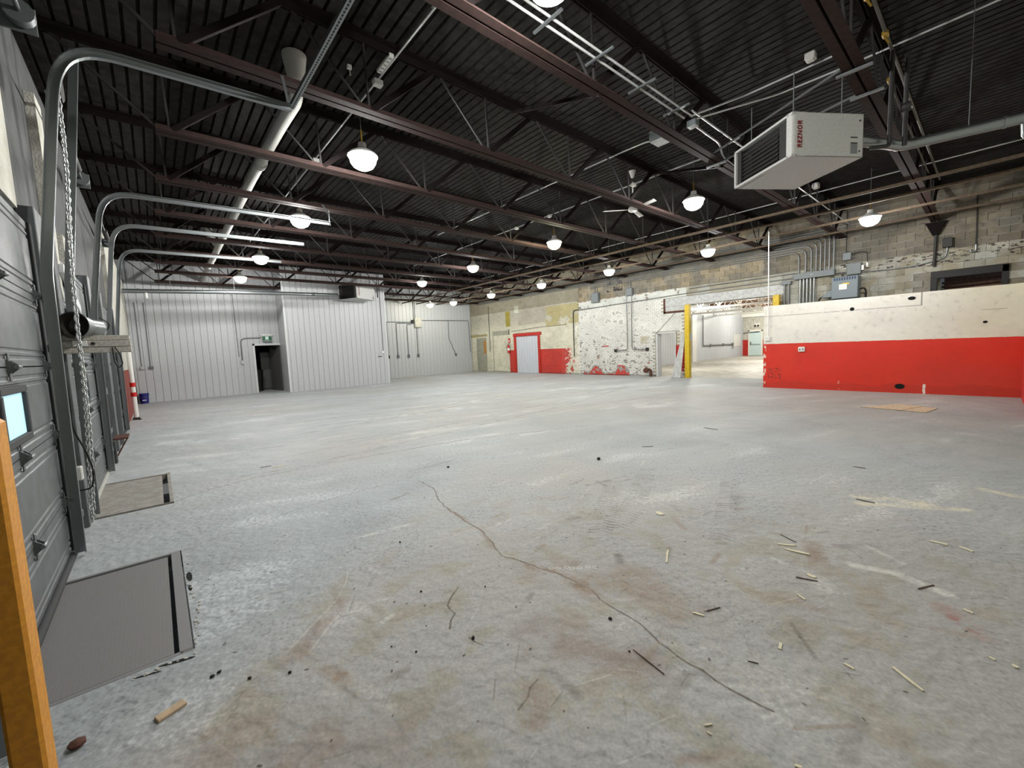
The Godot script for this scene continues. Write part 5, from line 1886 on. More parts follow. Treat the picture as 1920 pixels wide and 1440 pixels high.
func build_ceiling_services() -> void:
	# white plastic drain pipe with roof cone
	var t := thing("drain_pipe", "thick white plastic roof drain pipe running away above the joists on the left", "pipe", Vector3.ZERO)
	var s := S()
	tube(s, fillet([Vector3(1.78, DECK - 0.25, -6.25), Vector3(1.78, 5.08, -6.3), Vector3(1.76, 5.08, -7.16), Vector3(1.74, 5.06, -9.4), Vector3(1.78, 5.03, -14.0), Vector3(1.86, 5.0, -22.0)], 0.15, 5), 0.088, 18)
	obj("pipe", s, M.pvc, t)
	for z in [-8.6, -14.2, -19.0]:
		s = S()
		tube(s, [Vector3(1.76, 5.06, z), Vector3(1.76, 5.06, z - 0.16)], 0.098, 18)
		obj("coupling", s, M.pvc, t)
	s = S()
	lathe(s, [Vector2(0.088, -0.12), Vector2(0.1, -0.1), Vector2(0.15, 0.22), Vector2(0.15, 0.24)], 18, Transform3D(Basis(), Vector3(1.78, DECK - 0.25, -6.25)))
	obj("roof_cone", s, M.pvc, t)
	s = S()
	tube(s, [Vector3(1.80, 5.06, -15.6), Vector3(1.62, 5.3, -15.5), Vector3(1.58, DECK - 0.02, -15.5)], 0.09, 14)
	obj("branch", s, M.pvc, t)
	# conduit along the first lamp row, with boxes
	var c := conduit("lamp_conduit", [Vector3(2.8, 5.52, -3.6), Vector3(2.8, 5.52, -19.5)], 0.013, "thin bright conduit above the lamp row along the dock doors")
	for q in [[Vector3(2.80, 5.48, -5.95), Vector3(0.13, 0.08, 0.10)], [Vector3(2.81, 5.49, -9.0), Vector3(0.12, 0.07, 0.10)], [Vector3(2.81, 5.49, -13.2), Vector3(0.12, 0.07, 0.10)]]:
		s = S()
		box(s, q[0], q[1], 0.008)
		obj("junction_box", s, M.white_dirty, c)
	t = thing("ballast_box", "slim white ballast box fixed along the conduit near the third joist", "ballast", Vector3(2.74, 5.52, -5.55))
	s = S()
	box(s, Vector3.ZERO, Vector3(0.07, 0.05, 0.42), 0.008)
	obj("body", s, M.white_dirty, t)
	s = S()
	for i in 5:
		box(s, Vector3(0.0, -0.026, -0.16 + i * 0.08), Vector3(0.04, 0.003, 0.02))
	obj("vent_slots", s, M.box_grey, t)
	s = S()
	box(s, Vector3(2.42, 5.58, -6.0), Vector3(0.06, 0.06, 0.05), 0.008)
	tube(s, [Vector3(2.42, 5.58, -6.0), Vector3(2.42, 5.46, -5.98)], 0.008, 6)
	tag(obj("deck_clip", s, M.white_dirty), "small white clip on the deck left of the junction boxes", "clip")
	conduit("thin_conduit", [Vector3(2.95, 5.56, -0.5), Vector3(2.8, 5.56, -4.4)], 0.008, "pair-side thin conduit overhead running towards the camera near the purple joist")
	# pair of conduits along the second joist
	conduit("joist_conduit", [Vector3(0.2, 4.92, -3.16), Vector3(6.35, 4.92, -3.16)], 0.014, "upper of two bright conduits running along the second joist")
	conduit("joist_conduit", [Vector3(0.2, 4.92, -3.06), Vector3(6.4, 4.92, -3.06)], 0.014, "lower of two bright conduits running along the second joist")
	conduit("joist_conduit", [Vector3(6.55, 4.92, -3.16), Vector3(7.6, 4.9, -3.16), Vector3(7.8, 4.75, -3.2), Vector3(8.3, 4.72, -3.2)], 0.014, "bent conduit leaving the small box towards the large heater")
	conduit("joist_conduit", [Vector3(6.4, 5.0, -3.06), Vector3(16.9, 4.98, -3.06)], 0.014, "long conduit beside the second joist, on past the small box")
	for x in [3.35, 4.2, 5.1, 6.0]:
		s = S()
		bar(s, Vector3(x, 4.90, -2.9), Vector3(x, 4.90, -3.3), 0.03, 0.02)
		tag(obj("conduit_strut", s, M.galv_dull), "short strut holding the two conduits on the second joist, %s" % {3.35: "nearest the dock doors", 4.2: "second from the dock doors", 5.1: "third from the dock doors", 6.0: "nearest the pull box"}[x], "strut", "struts under the paired conduits")
	# cross conduits on the deck
	conduit("deck_conduit", [Vector3(6.55, 4.94, -3.1), Vector3(8.08, 5.52, -2.43), Vector3(8.11, 5.52, -1.65), Vector3(8.08, 5.52, 0.45)], 0.013, "long bright conduit crossing the deck upper right, on to the frame edge", null, 0.1)
	conduit("deck_conduit", [Vector3(6.45, 4.96, -3.12), Vector3(7.66, 5.52, -2.76), Vector3(7.66, 5.52, -1.34)], 0.013, "shorter bright conduit crossing the deck upper right, ending above the first joist", null, 0.1)
	conduit("deck_conduit", [Vector3(6.45, 4.78, -3.62), Vector3(7.1, 5.2, -4.2), Vector3(7.70, 5.52, -4.9), Vector3(7.7, 5.52, -6.5), Vector3(7.7, 5.52, -9.6), Vector3(7.7, 5.52, -12.5)], 0.013, "bright conduit bending up from the grey pull box and running away over the hall", null, 0.3)
	c = conduit("deck_conduit", [Vector3(9.1, 5.52, -3.4), Vector3(9.42, 5.52, -4.2), Vector3(9.42, 5.52, -6.5), Vector3(9.42, 5.52, -17.5)], 0.014, "bright conduit above the middle lamp row, beside the ceiling fan")
	for z in [-6.0, -8.9, -10.4]:
		s = S()
		box(s, Vector3(9.42, 5.50, z), Vector3(0.11, 0.07, 0.11), 0.008)
		obj("junction_box", s, M.white_dirty, c)
	conduit("deck_conduit", [Vector3(14.2, 5.5, 0.3), Vector3(14.3, 5.5, -8.0), Vector3(14.3, 5.5, -20.0)], 0.014, "bright conduit above the lamp row along the brick wall")
	# pull box under the second joist, small box beyond it
	t = thing("pull_box", "grey square pull box fixed under the second joist", "electrical box", Vector3(6.37, 4.82, -3.57))
	s = S()
	box(s, Vector3.ZERO, Vector3(0.27, 0.16, 0.22), 0.008)
	obj("body", s, M.box_grey, t)
	s = S()
	box(s, Vector3(0, -0.083, 0), Vector3(0.255, 0.006, 0.205), 0.002)
	obj("cover", s, M.grey_panel, t)
	t = thing("pull_box", "small pale junction box beyond the second joist", "electrical box", Vector3(6.5, 4.86, -3.1))
	s = S()
	box(s, Vector3.ZERO, Vector3(0.12, 0.09, 0.14), 0.008)
	obj("body", s, M.box_grey, t)
	s = S()
	box(s, Vector3(0, -0.047, 0), Vector3(0.11, 0.005, 0.13), 0.002)
	obj("cover", s, M.grey_panel, t)
	# loose fixtures on the deck
	for q in [[Vector3(7.38, 5.50, -1.83), "white rectangular box on the deck above the large heater", Vector3(0.13, 0.09, 0.12)], [Vector3(6.39, 5.52, -1.42), "white flat box on the deck at the top edge of the view", Vector3(0.2, 0.06, 0.1)], [Vector3(13.6, 5.5, -3.2), "white box on the deck right of the large heater's underside", Vector3(0.2, 0.12, 0.14)]]:
		s = S()
		box(s, q[0], q[2], 0.01)
		box(s, q[0] - Vector3(0, q[2].y * 0.55, 0), Vector3(q[2].x * 0.7, 0.02, q[2].z * 0.7), 0.004)
		tag(obj("deck_box", s, M.white_dirty), q[1], "electrical box", "white boxes on the roof deck")
	for q in [[Vector3(6.5, HC - 0.014, -1.18), "strut clamp across the first joist, left one"], [Vector3(7.25, HC - 0.014, -1.18), "strut clamp across the first joist, right one"], [Vector3(7.8, HC - 0.014, -3.3), "strut clamp across the second joist, at the heater's left"]]:
		s = S()
		box(s, q[0], Vector3(0.045, 0.026, 0.34), 0.003)
		tag(obj("strut_clamp", s, M.galv_dull), q[1], "strut", "strut clamps under the joists")
	# ceiling fan
	t = thing("ceiling_fan", "white three-bladed ceiling fan hanging in the middle of the hall", "ceiling fan", Vector3(8.93, 4.75, -5.71))
	s = S()
	lathe(s, [Vector2(0, -0.07), Vector2(0.07, -0.065), Vector2(0.11, -0.03), Vector2(0.11, 0.02), Vector2(0.07, 0.06), Vector2(0.0, 0.07)], 20)
	obj("motor", s, M.white, t)
	s = S()
	tube(s, [Vector3(0, 0.05, 0), Vector3(0, DECK - 4.75 - 0.25, 0)], 0.012, 8)
	obj("downrod", s, M.white, t)
	s = S()
	lathe(s, [Vector2(0.02, -0.13), Vector2(0.04, -0.1), Vector2(0.075, 0.02), Vector2(0.08, 0.03), Vector2(0, 0.03)], 16, Transform3D(Basis(), Vector3(0, DECK - 4.75 - 0.03, 0)))
	obj("canopy", s, M.white, t)
	for k in 3:
		s = S()
		var b := Basis(Vector3.UP, deg_to_rad(15 + 120 * k))
		prism(s, [Vector2(0.10, -0.02), Vector2(0.2, -0.05), Vector2(0.68, -0.065), Vector2(0.7, 0.05), Vector2(0.2, 0.045), Vector2(0.10, 0.02)], -0.004, 0.004, Transform3D(b * Basis(Vector3(1, 0, 0), PI / 2 - 0.2), Vector3(0, -0.01, 0)))
		obj("blade", s, M.white, t)
	# bank of conduits high on the block wall, bending down into the wireway
	var bend_z := [-4.50, -4.30, -4.14, -4.00, -3.88, -3.76, -3.64, -3.52]
	for i in 8:
		var y := 4.44 + i * 0.085
		var nm: String = ["lowest", "second lowest", "third lowest", "fourth lowest", "fourth highest", "third highest", "second highest", "highest"][i]
		conduit("bank_conduit", [Vector3(XW - 0.06 - 0.0 * i, y, -13.6 if i < 2 else -23.5), Vector3(XW - 0.06, y, bend_z[i]), Vector3(XW - 0.06, 3.72, bend_z[i])], 0.024, "grey conduit in the bank along the block wall, %s of eight" % nm, M.pipe, 0.22, "conduit", "bank of conduits along the block wall")

func box_part(parent: Node, called: String, m: Material, c: Vector3, z: Vector3, r := 0.006) -> MeshInstance3D:
	var s := S()
	box(s, c, z, r)
	return obj(called, s, m, parent)

func build_electrical() -> void:
	var x := XW - 0.09
	var t := thing("wireway", "long dark grey wireway box under the bends of the conduit bank", "electrical box", Vector3(x, 3.62, -4.05))
	box_part(t, "body", M.box_grey, Vector3.ZERO, Vector3(0.18, 0.2, 1.16), 0.008)
	box_part(t, "cover", M.box_grey, Vector3(-0.094, 0, 0), Vector3(0.008, 0.19, 1.12), 0.003)
	box_part(t, "label_strip", M.grey_panel, Vector3(-0.10, 0.01, -0.05), Vector3(0.004, 0.02, 0.08), 0.001)
	for i in 5:
		var z := -4.44 + i * 0.1
		conduit("riser_conduit", [Vector3(x, 3.53, z), Vector3(x, 1.2, z)], 0.027, "bright vertical conduit below the wireway, %s of five" % ["leftmost", "second from left", "middle", "second from right", "rightmost"][i], M.galv, 0.1, "conduit", "vertical conduits under the wireway")
	for i in 2:
		conduit("riser_conduit", [Vector3(x + 0.02, 3.45, -4.92 + i * 0.13), Vector3(x + 0.02, 1.2, -4.92 + i * 0.13)], 0.03, "grey vertical conduit by the second yellow post, %s of two" % ["left", "right"][i], M.pipe, 0.1, "conduit", "vertical conduits by the second yellow post")
	s_box("junction_box", Vector3(x + 0.02, 3.46, -4.86), Vector3(0.12, 0.12, 0.3), M.box_grey, "grey box on top of the two conduits by the second yellow post", "electrical box")
	# transformer
	t = thing("transformer", "grey dry transformer with blue louvres and a white sticker above the partition", "transformer", Vector3(XW - 0.30, 3.05, -3.13))
	var tb := box_part(t, "body", M.trans, Vector3.ZERO, Vector3(0.5, 0.68, 0.66), 0.012)
	for i in 9:
		box_part(tb, "louver_slot", M.slot_blue, Vector3(-0.252, 0.27, -0.26 + i * 0.065), Vector3(0.006, 0.09, 0.042), 0.002)
	box_part(tb, "base_gap", M.black, Vector3(0.02, -0.36, 0.0), Vector3(0.44, 0.05, 0.6), 0.004)
	box_part(tb, "yellow_sticker", M.yellow, Vector3(-0.252, 0.11, 0.03), Vector3(0.004, 0.05, 0.18), 0.001)
	box_part(tb, "white_sticker", M.sticker, Vector3(-0.253, 0.02, -0.04), Vector3(0.004, 0.17, 0.2), 0.001)
	var s := S()
	prism(s, [Vector2(-0.33, -0.02), Vector2(-0.33, -0.26), Vector2(-0.62, -0.26)], -0.2, 0.2, Transform3D(Basis(Vector3(0, 0, 1), Vector3(0, 1, 0), Vector3(1, 0, 0)), Vector3.ZERO))
	obj("wall_bracket", s, M.trans, t)
	s = S()
	tube(s, fillet([Vector3(-0.05, -0.2, -0.34), Vector3(-0.1, -0.18, -0.52), Vector3(-0.05, -0.3, -0.72), Vector3(-0.02, -0.6, -0.76)], 0.14), 0.026, 8)
	box(s, Vector3(-0.05, -0.2, -0.36), Vector3(0.08, 0.1, 0.06), 0.01)
	obj("cable", s, M.rubber, t)
	s = S()
	tube(s, fillet([Vector3(0.0, -0.08, 0.34), Vector3(0.0, -0.06, 0.46), Vector3(0.0, -0.2, 0.5), Vector3(0.0, -0.5, 0.48)], 0.1), 0.022, 8)
	obj("flexible_conduit", s, M.rubber, t)
	t = thing("disconnect_box", "dark grey switch box on the wall above the transformer", "electrical box", Vector3(XW - 0.08, 3.64, -2.98))
	box_part(t, "body", M.box_grey, Vector3.ZERO, Vector3(0.16, 0.36, 0.36), 0.01)
	box_part(t, "cover", M.box_grey, Vector3(-0.083, 0, 0), Vector3(0.008, 0.34, 0.34), 0.003)
	box_part(t, "switch_handle", M.sticker, Vector3(-0.06, 0.0, 0.22), Vector3(0.05, 0.16, 0.06), 0.006)
	s_box("junction_box", Vector3(XW - 0.07, 4.06, -3.17), Vector3(0.12, 0.24, 0.22), M.box_grey, "dark grey junction box highest above the transformer", "electrical box")
	conduit("box_conduit", [Vector3(XW - 0.05, 4.12, -3.05), Vector3(XW - 0.05, 4.15, -2.85), Vector3(XW - 0.05, 4.12, -2.68), Vector3(XW - 0.05, 3.78, -2.66)], 0.012, "thin dark conduit looping from the highest junction box", M.iron, 0.1)
	conduit("box_conduit", [Vector3(XW - 0.05, 4.06, -3.2), Vector3(XW - 0.05, 5.5, -3.2)], 0.012, "thin dark conduit rising from the highest junction box to the roof", M.iron, 0.1)
	s_box("small_box", Vector3(XW - 0.05, 3.72, -2.67), Vector3(0.07, 0.15, 0.05), M.sticker, "small white box right of the dark grey switch box", "electrical box")
	conduit("wall_conduit", [Vector3(XW - 0.05, 3.54, -3.5), Vector3(XW - 0.05, 3.49, -2.2), Vector3(XW - 0.05, 3.49, -1.6), Vector3(XW - 0.05, 3.6, -0.95), Vector3(XW - 0.05, 4.1, -0.92)], 0.016, "thin bright conduit running from the switch box to the black hatch", M.galv, 0.15)
	conduit("column_pipe", [Vector3(XW - 0.08, 4.6, -1.16), Vector3(XW - 0.08, 3.4, -1.18)], 0.035, "dark pipe coming down the block wall from the first joist", M.iron)
	s = S()
	prism(s, [Vector2(-0.22, 4.64), Vector2(0.22, 4.64), Vector2(0.06, 4.28), Vector2(-0.06, 4.28)], -0.16, 0.0, Transform3D(Basis(Vector3(0, 0, 1), Vector3(0, 1, 0), Vector3(1, 0, 0)), Vector3(XW, 0, -1.18)))
	tag(obj("beam_corbel", s, M.joist_dark), "dark wedge-shaped bearing under the wall end of the first joist", "bearing")
	t = thing("wall_hook", "dark pipe with a bright hook end hanging on the right part of the block wall", "pipe", Vector3.ZERO)
	s = S()
	tube(s, [Vector3(XW - 0.05, 5.2, -0.41), Vector3(XW - 0.05, 3.86, -0.39)], 0.014, 8)
	obj("pipe", s, M.iron, t)
	s = S()
	tube(s, fillet([Vector3(XW - 0.05, 3.86, -0.39), Vector3(XW - 0.05, 3.68, -0.39), Vector3(XW - 0.05, 3.66, -0.47), Vector3(XW - 0.05, 3.74, -0.49)], 0.06), 0.02, 8)
	obj("hook", s, M.galv, t)
	s_box("fan_box", Vector3(XW - 0.06, 4.02, -0.93), Vector3(0.12, 0.26, 0.2), M.iron, "dark box on the block wall above the black hatch", "electrical box")

func s_box(called: String, c: Vector3, z: Vector3, m: Material, label: String, cat: String, group := "") -> Node3D:
	var t := thing(called, label, cat, c, 0.0, group)
	var bd := box_part(t, "body", m, Vector3.ZERO, z, 0.01)
	var i := 0 if z.x < z.z else 2
	var o := Vector3.ZERO
	var cz := z * 0.9
	o[i] = -z[i] * 0.5 - 0.002 if i == 0 else z[i] * 0.5 + 0.002
	cz[i] = 0.006
	box_part(bd, "cover", m, o, cz, 0.002)
	return t

# ---------------------------------------------------------------- wall fittings
func build_wall_services() -> void:
	var z := ZL + 0.03
	# left metal wall
	conduit("metal_wall_conduit", [Vector3(-0.39, 4.0, z), Vector3(-0.39, 1.46, z)], 0.012, "thin vertical conduit above the left outlet box by the bucket", M.galv_dull)
	conduit("metal_wall_conduit", [Vector3(-0.12, 4.0, z), Vector3(-0.12, 1.46, z)], 0.012, "thin vertical conduit above the right outlet box by the bucket", M.galv_dull)
	s_box("outlet_box", Vector3(-0.37, 1.40, z + 0.02), Vector3(0.12, 0.12, 0.06), M.grey_panel, "grey outlet box on the metal wall above the bucket, left one", "outlet box")
	s_box("outlet_box", Vector3(-0.10, 1.40, z + 0.02), Vector3(0.14, 0.12, 0.06), M.galv_dull, "grey outlet box on the metal wall above the bucket, right one", "outlet box")
	conduit("metal_wall_conduit", [Vector3(3.84, 2.54, z + 0.02), Vector3(3.04, 2.52, z + 0.02), Vector3(3.02, 1.52, z + 0.02)], 0.02, "bent conduit from the exit sign down to a switch", M.galv_dull, 0.2)
	conduit("metal_wall_conduit", [Vector3(2.88, 4.6, z), Vector3(2.92, 1.7, z)], 0.012, "thin vertical conduit rising beside the bent exit sign conduit", M.galv_dull)
	s_box("light_switch", Vector3(3.03, 1.44, z + 0.02), Vector3(0.12, 0.18, 0.06), M.grey_panel, "grey switch box at the foot of the exit sign conduit", "switch")
	# exit sign
	var t := thing("exit_sign", "green running-man exit sign with emergency lamps above the dark doorway", "sign", Vector3(4.07, 2.5, ZL + 0.08))
	box_part(t, "body", M.white, Vector3(0, 0.02, -0.02), Vector3(0.42, 0.28, 0.08), 0.012)
	box_part(t, "top_case", M.white, Vector3(0, 0.16, 0.0), Vector3(0.34, 0.08, 0.12), 0.012)
	var sf := box_part(t, "sign_face", M.green, Vector3(0, 0.0, 0.022), Vector3(0.39, 0.2, 0.008), 0.002)
	box_part(t, "base_strip", M.box_grey, Vector3(0.02, -0.14, 0.0), Vector3(0.38, 0.04, 0.09), 0.006)
	var s := S()
	var fz := 0.028
	for q in [[-0.055, 0.0, 0.012, 0.15], [0.055, 0.0, 0.012, 0.15], [0.0, 0.07, 0.12, 0.012]]:
		box(s, Vector3(q[0], q[1], fz), Vector3(q[2], q[3], 0.004))
	lathe(s, [Vector2(0, 0.002), Vector2(0.014, 0.002), Vector2(0.014, 0)], 10, Transform3D(Basis(Vector3(1, 0, 0), PI / 2), Vector3(0.012, 0.045, fz)))
	for q in [[Vector2(0.005, 0.03), Vector2(-0.008, -0.01), 0.022], [Vector2(-0.008, -0.01), Vector2(0.022, -0.03), 0.012], [Vector2(0.022, -0.03), Vector2(0.015, -0.06), 0.011], [Vector2(-0.008, -0.01), Vector2(-0.022, -0.04), 0.012], [Vector2(-0.022, -0.04), Vector2(-0.042, -0.045), 0.011], [Vector2(0.0, 0.028), Vector2(0.028, 0.008), 0.01], [Vector2(0.0, 0.028), Vector2(-0.03, 0.015), 0.01]]:
		bar(s, Vector3(q[0].x, q[0].y, fz), Vector3(q[1].x, q[1].y, fz), q[2], 0.004, 0.0, Vector3(0, 0, 1))
	obj("pictogram", s, M.sign_white, sf)
	for k in [-1, 1]:
		s = S()
		lathe(s, [Vector2(0, 0.05), Vector2(0.035, 0.045), Vector2(0.04, 0.02), Vector2(0.02, -0.03)], 12, Transform3D(Basis(Vector3(0, 0, 1), -k * PI / 2.6), Vector3(0.2 * k, 0.15, 0.02)))
		obj("lamp_head", s, M.white, t)
	# middle metal wall
	s_box("wall_plate", Vector3(9.05, 1.64, ZR + 0.03), Vector3(0.12, 0.13, 0.05), M.white, "small white box at the right end of the middle metal wall", "box")
	s = S()
	for i in 5:
		box(s, Vector3(8.80 + i * 0.045, 1.42, ZR + 0.005), Vector3(0.035, 0.05, 0.008), 0.002)
	tag(obj("vent_strip", s, M.black), "small black vent strip low on the middle metal wall", "vent")
	conduit("metal_wall_conduit", [Vector3(9.07, 5.3, ZR + 0.02), Vector3(9.07, 1.7, ZR + 0.02)], 0.011, "thin vertical conduit to the small white box on the middle wall", M.galv_dull)
	# far metal wall: panel and drops
	var zf := ZF + 0.05
	t = thing("breaker_panel", "cream breaker panel high on the far right metal wall", "electrical box", Vector3(13.1, 3.45, zf + 0.04))
	box_part(t, "body", M.cream, Vector3.ZERO, Vector3(0.5, 0.6, 0.16), 0.01)
	box_part(t, "cover", M.cream, Vector3(0, 0, 0.083), Vector3(0.44, 0.54, 0.01), 0.004)
	box_part(t, "side_switch", M.black, Vector3(-0.36, 0.06, 0.0), Vector3(0.16, 0.22, 0.12), 0.01)
	for i in 4:
		var x: float = [10.98, 11.62, 12.34, 13.02][i]
		var y := 3.48 - 0.07 * i
		var w: String = ["leftmost", "second from left", "third from left", "rightmost"][i]
		conduit("drop_conduit", [Vector3(12.65, y, zf), Vector3(x, y, zf), Vector3(x, 1.42, zf)] if i < 3 else [Vector3(x, 3.15, zf), Vector3(x, 1.42, zf)], 0.018, "conduit dropping from the cream breaker panel, %s of four" % w, M.galv_dull, 0.12, "conduit", "conduit drops on the far right metal wall")
		s_box("outlet_box", Vector3(x, 1.33, zf + 0.01), Vector3(0.13, 0.2, 0.08), M.iron if i == 0 else M.galv_dull, "outlet box at the foot of the far wall drop, %s of four" % w, "outlet box", "outlets on the far right metal wall")
	conduit("drop_conduit", [Vector3(13.35, 3.6, zf), Vector3(17.1, 3.62, zf), Vector3(17.16, 1.4, zf)], 0.018, "conduit running right from the cream breaker panel into the corner", M.galv_dull, 0.12)
	conduit("drop_conduit", [Vector3(15.4, 3.6, zf + 0.03), Vector3(15.4, 2.4, zf), Vector3(15.88, 1.35, zf)], 0.016, "conduit dropping between the breaker panel and the corner", M.galv_dull, 0.2)
	s_box("outlet_box", Vector3(15.9, 1.28, zf + 0.01), Vector3(0.12, 0.14, 0.08), M.galv_dull, "lone outlet box on the far metal wall near the corner", "outlet box")
	for x in [12.85, 12.95]:
		conduit("drop_conduit", [Vector3(x, 3.72, zf), Vector3(x, 5.4, zf)], 0.016, "conduit rising from the cream breaker panel to the roof, %s one" % ("left" if x < 12.9 else "right"), M.galv_dull)
	# brick wall, far end
	var xb := XW - 0.042
	conduit("brick_conduit", [Vector3(xb, 4.36, -22.2), Vector3(xb, 1.35, -22.2)], 0.014, "thin grey conduit down the cream brick wall near the far corner", M.iron)
	t = thing("alarm_sign", "small red fire alarm sign left of the red-framed door", "sign", Vector3(XW - 0.03, 2.03, -20.2))
	box_part(t, "plate", M.red_gloss, Vector3.ZERO, Vector3(0.015, 0.3, 0.2), 0.004)
	box_part(t, "white_symbol", M.sticker, Vector3(-0.01, -0.02, 0.0), Vector3(0.006, 0.14, 0.08), 0.002)
	var x := thing("fire_extinguisher", "red fire extinguisher hanging left of the red-framed door", "extinguisher", Vector3(XW - 0.12, 1.25, -20.18))
	extinguisher(x)
	conduit("brick_conduit", [Vector3(xb, 3.44, -14.4), Vector3(xb, 3.42, -14.75), Vector3(xb, 3.3, -14.8), Vector3(xb, 0.95, -14.8)], 0.022, "grey conduit bending down at the edge of the peeling white wall", M.iron, 0.15)
	conduit("brick_conduit", [Vector3(xb, 3.41, -14.4), Vector3(xb, 3.56, -8.5), Vector3(xb, 3.60, -4.65)], 0.02, "long grey conduit running level along the concrete band", M.pipe, 0.3)
	conduit("brick_conduit", [Vector3(xb - 0.03, 3.74, -8.4), Vector3(xb - 0.03, 3.76, -4.6)], 0.016, "upper level conduit over the wide opening towards the wireway", M.galv, 0.3)
	conduit("brick_conduit", [Vector3(xb - 0.045, 3.9, -11.45), Vector3(xb - 0.045, 2.6, -11.42), Vector3(xb - 0.045, 1.24, -11.42), Vector3(xb - 0.045, 1.22, -12.05)], 0.02, "left of two conduits dropping down the peeling wall, turned left", M.pipe, 0.14)
	conduit("brick_conduit", [Vector3(xb - 0.045, 3.9, -11.15), Vector3(xb - 0.045, 2.6, -11.18), Vector3(xb - 0.045, 1.26, -11.18), Vector3(xb - 0.045, 1.25, -10.45)], 0.02, "right of two conduits dropping down the peeling wall, turned right", M.pipe, 0.14)
	s_box("outlet_box", Vector3(xb - 0.02, 1.22, -12.12), Vector3(0.08, 0.13, 0.13), M.iron, "dark outlet box at the left foot of the peeling wall conduits", "outlet box")
	s_box("outlet_box", Vector3(xb - 0.02, 1.25, -10.4), Vector3(0.08, 0.15, 0.13), M.iron, "dark outlet box at the right foot of the peeling wall conduits", "outlet box")
	s_box("junction_box", Vector3(XW - 0.09, 3.92, -13.25), Vector3(0.18, 0.48, 0.44), M.box_grey, "large grey junction box high on the block wall, left one", "electrical box")
	s_box("junction_box", Vector3(XW - 0.08, 3.96, -11.25), Vector3(0.16, 0.34, 0.32), M.box_grey, "smaller grey junction box high on the block wall, above two conduits", "electrical box")
	for q in [-13.34, -13.2]:
		conduit("brick_conduit", [Vector3(xb, 4.15, q), Vector3(xb, 4.5, q)], 0.022, "short conduit joining the large junction box to the bank, %s one" % ("left" if q < -13.3 else "right"), M.pipe)
	conduit("brick_conduit", [Vector3(xb, 4.12, -11.25), Vector3(xb, 4.5, -11.25)], 0.022, "short conduit above the smaller junction box", M.pipe)
	s = S()
	span(s, Vector3(XW - 0.01, 1.44, -12.95), Vector3(XW - 0.02, 1.48, -12.55), 0.002)
	tag(obj("red_dash", s, M.red_gloss), "short red strip fixed on the peeling white brick wall", "strip")
	# rusty valve at the foot of the wall
	t = thing("floor_valve", "rusty valve and pipe stub at the foot of the peeling wall", "valve", Vector3(XW - 0.14, 0, -10.3))
	s = S()
	tube(s, fillet([Vector3(0.0, 0.0, 0.12), Vector3(0.0, 0.3, 0.12), Vector3(0.0, 0.34, -0.12), Vector3(0.1, 0.34, -0.2)], 0.08), 0.06, 10)
	obj("pipe", s, M.rust, t)
	s = S()
	lathe(s, [Vector2(0, 0.04), Vector2(0.11, 0.03), Vector2(0.12, 0.0), Vector2(0.11, -0.03), Vector2(0, -0.04)], 14, Transform3D(Basis(Vector3(0, 0, 1), PI / 2), Vector3(-0.1, 0.28, -0.08)))
	obj("hand_wheel", s, M.rust, t)
	# leaning panel
	t = thing("leaning_board", "grey board leaning against the wall beside the yellow post", "board", Vector3.ZERO)
	s = S()
	prism(s, [Vector2(-9.0, 0.0), Vector2(-8.60, 0.0), Vector2(-8.57, 2.02), Vector2(-8.66, 2.02)], 0.0, 0.03, Transform3D(Basis(Vector3(0, 0, 1), Vector3(0.19, 0.982, 0), Vector3(-0.982, 0.19, 0)), Vector3(XW - 0.44, 0.002, 0)))
	obj("sheet", s, M.grey_panel, t)
	s = S()
	bar(s, Vector3(XW - 0.47, 0.03, -8.98), Vector3(XW - 0.08, 2.0, -8.61), 0.05, 0.05, 0.004)
	obj("edge_strip", s, M.trim, t)

func build_small_things() -> void:
	# conduit with switch on the partition
	conduit("partition_conduit", [Vector3(XL - 0.03, HC + 0.1, -4.57), Vector3(XL - 0.03, 1.58, -4.55)], 0.014, "thin white conduit down the left end of the partition", M.white)
	var t := s_box("light_switch", Vector3(XL - 0.035, 1.52, -4.56), Vector3(0.06, 0.13, 0.13), M.white, "white switch box at the left end of the partition", "switch")
	t = s_box("outlet_box", Vector3(XL - 0.03, 1.18, -3.67), Vector3(0.06, 0.14, 0.16), M.white, "white outlet box on the red part of the partition", "outlet box")
	for k in [-1, 1]:
		var s := S()
		box(s, Vector3(-0.036, 0.0, 0.035 * k), Vector3(0.004, 0.05, 0.03), 0.001)
		obj("socket", s, M.box_grey, t)
	# cardboard sheet
	t = thing("cardboard_sheet", "flat tan cardboard sheet lying on the floor before the partition", "cardboard", Vector3(11.7, 0, -1.15))
	var s := S()
	var tf := Transform3D(Basis(Vector3(1, 0, 0), Vector3(0, 0, 1), Vector3(0, 1, 0)), Vector3(0, 0.004, 0))
	prism(s, [Vector2(-0.3, -0.66), Vector2(0.52, -0.13), Vector2(0.17, 0.48), Vector2(-0.12, 0.44), Vector2(-0.52, 0.36)], 0.0, 0.006, tf)
	obj("sheet", s, M.card, t)
	s = S()
	prism(s, [Vector2(-0.42, -0.1), Vector2(0.36, 0.16), Vector2(0.3, 0.26), Vector2(-0.47, 0.0)], 0.006, 0.011, tf)
	obj("fold_flap", s, M.card, t)

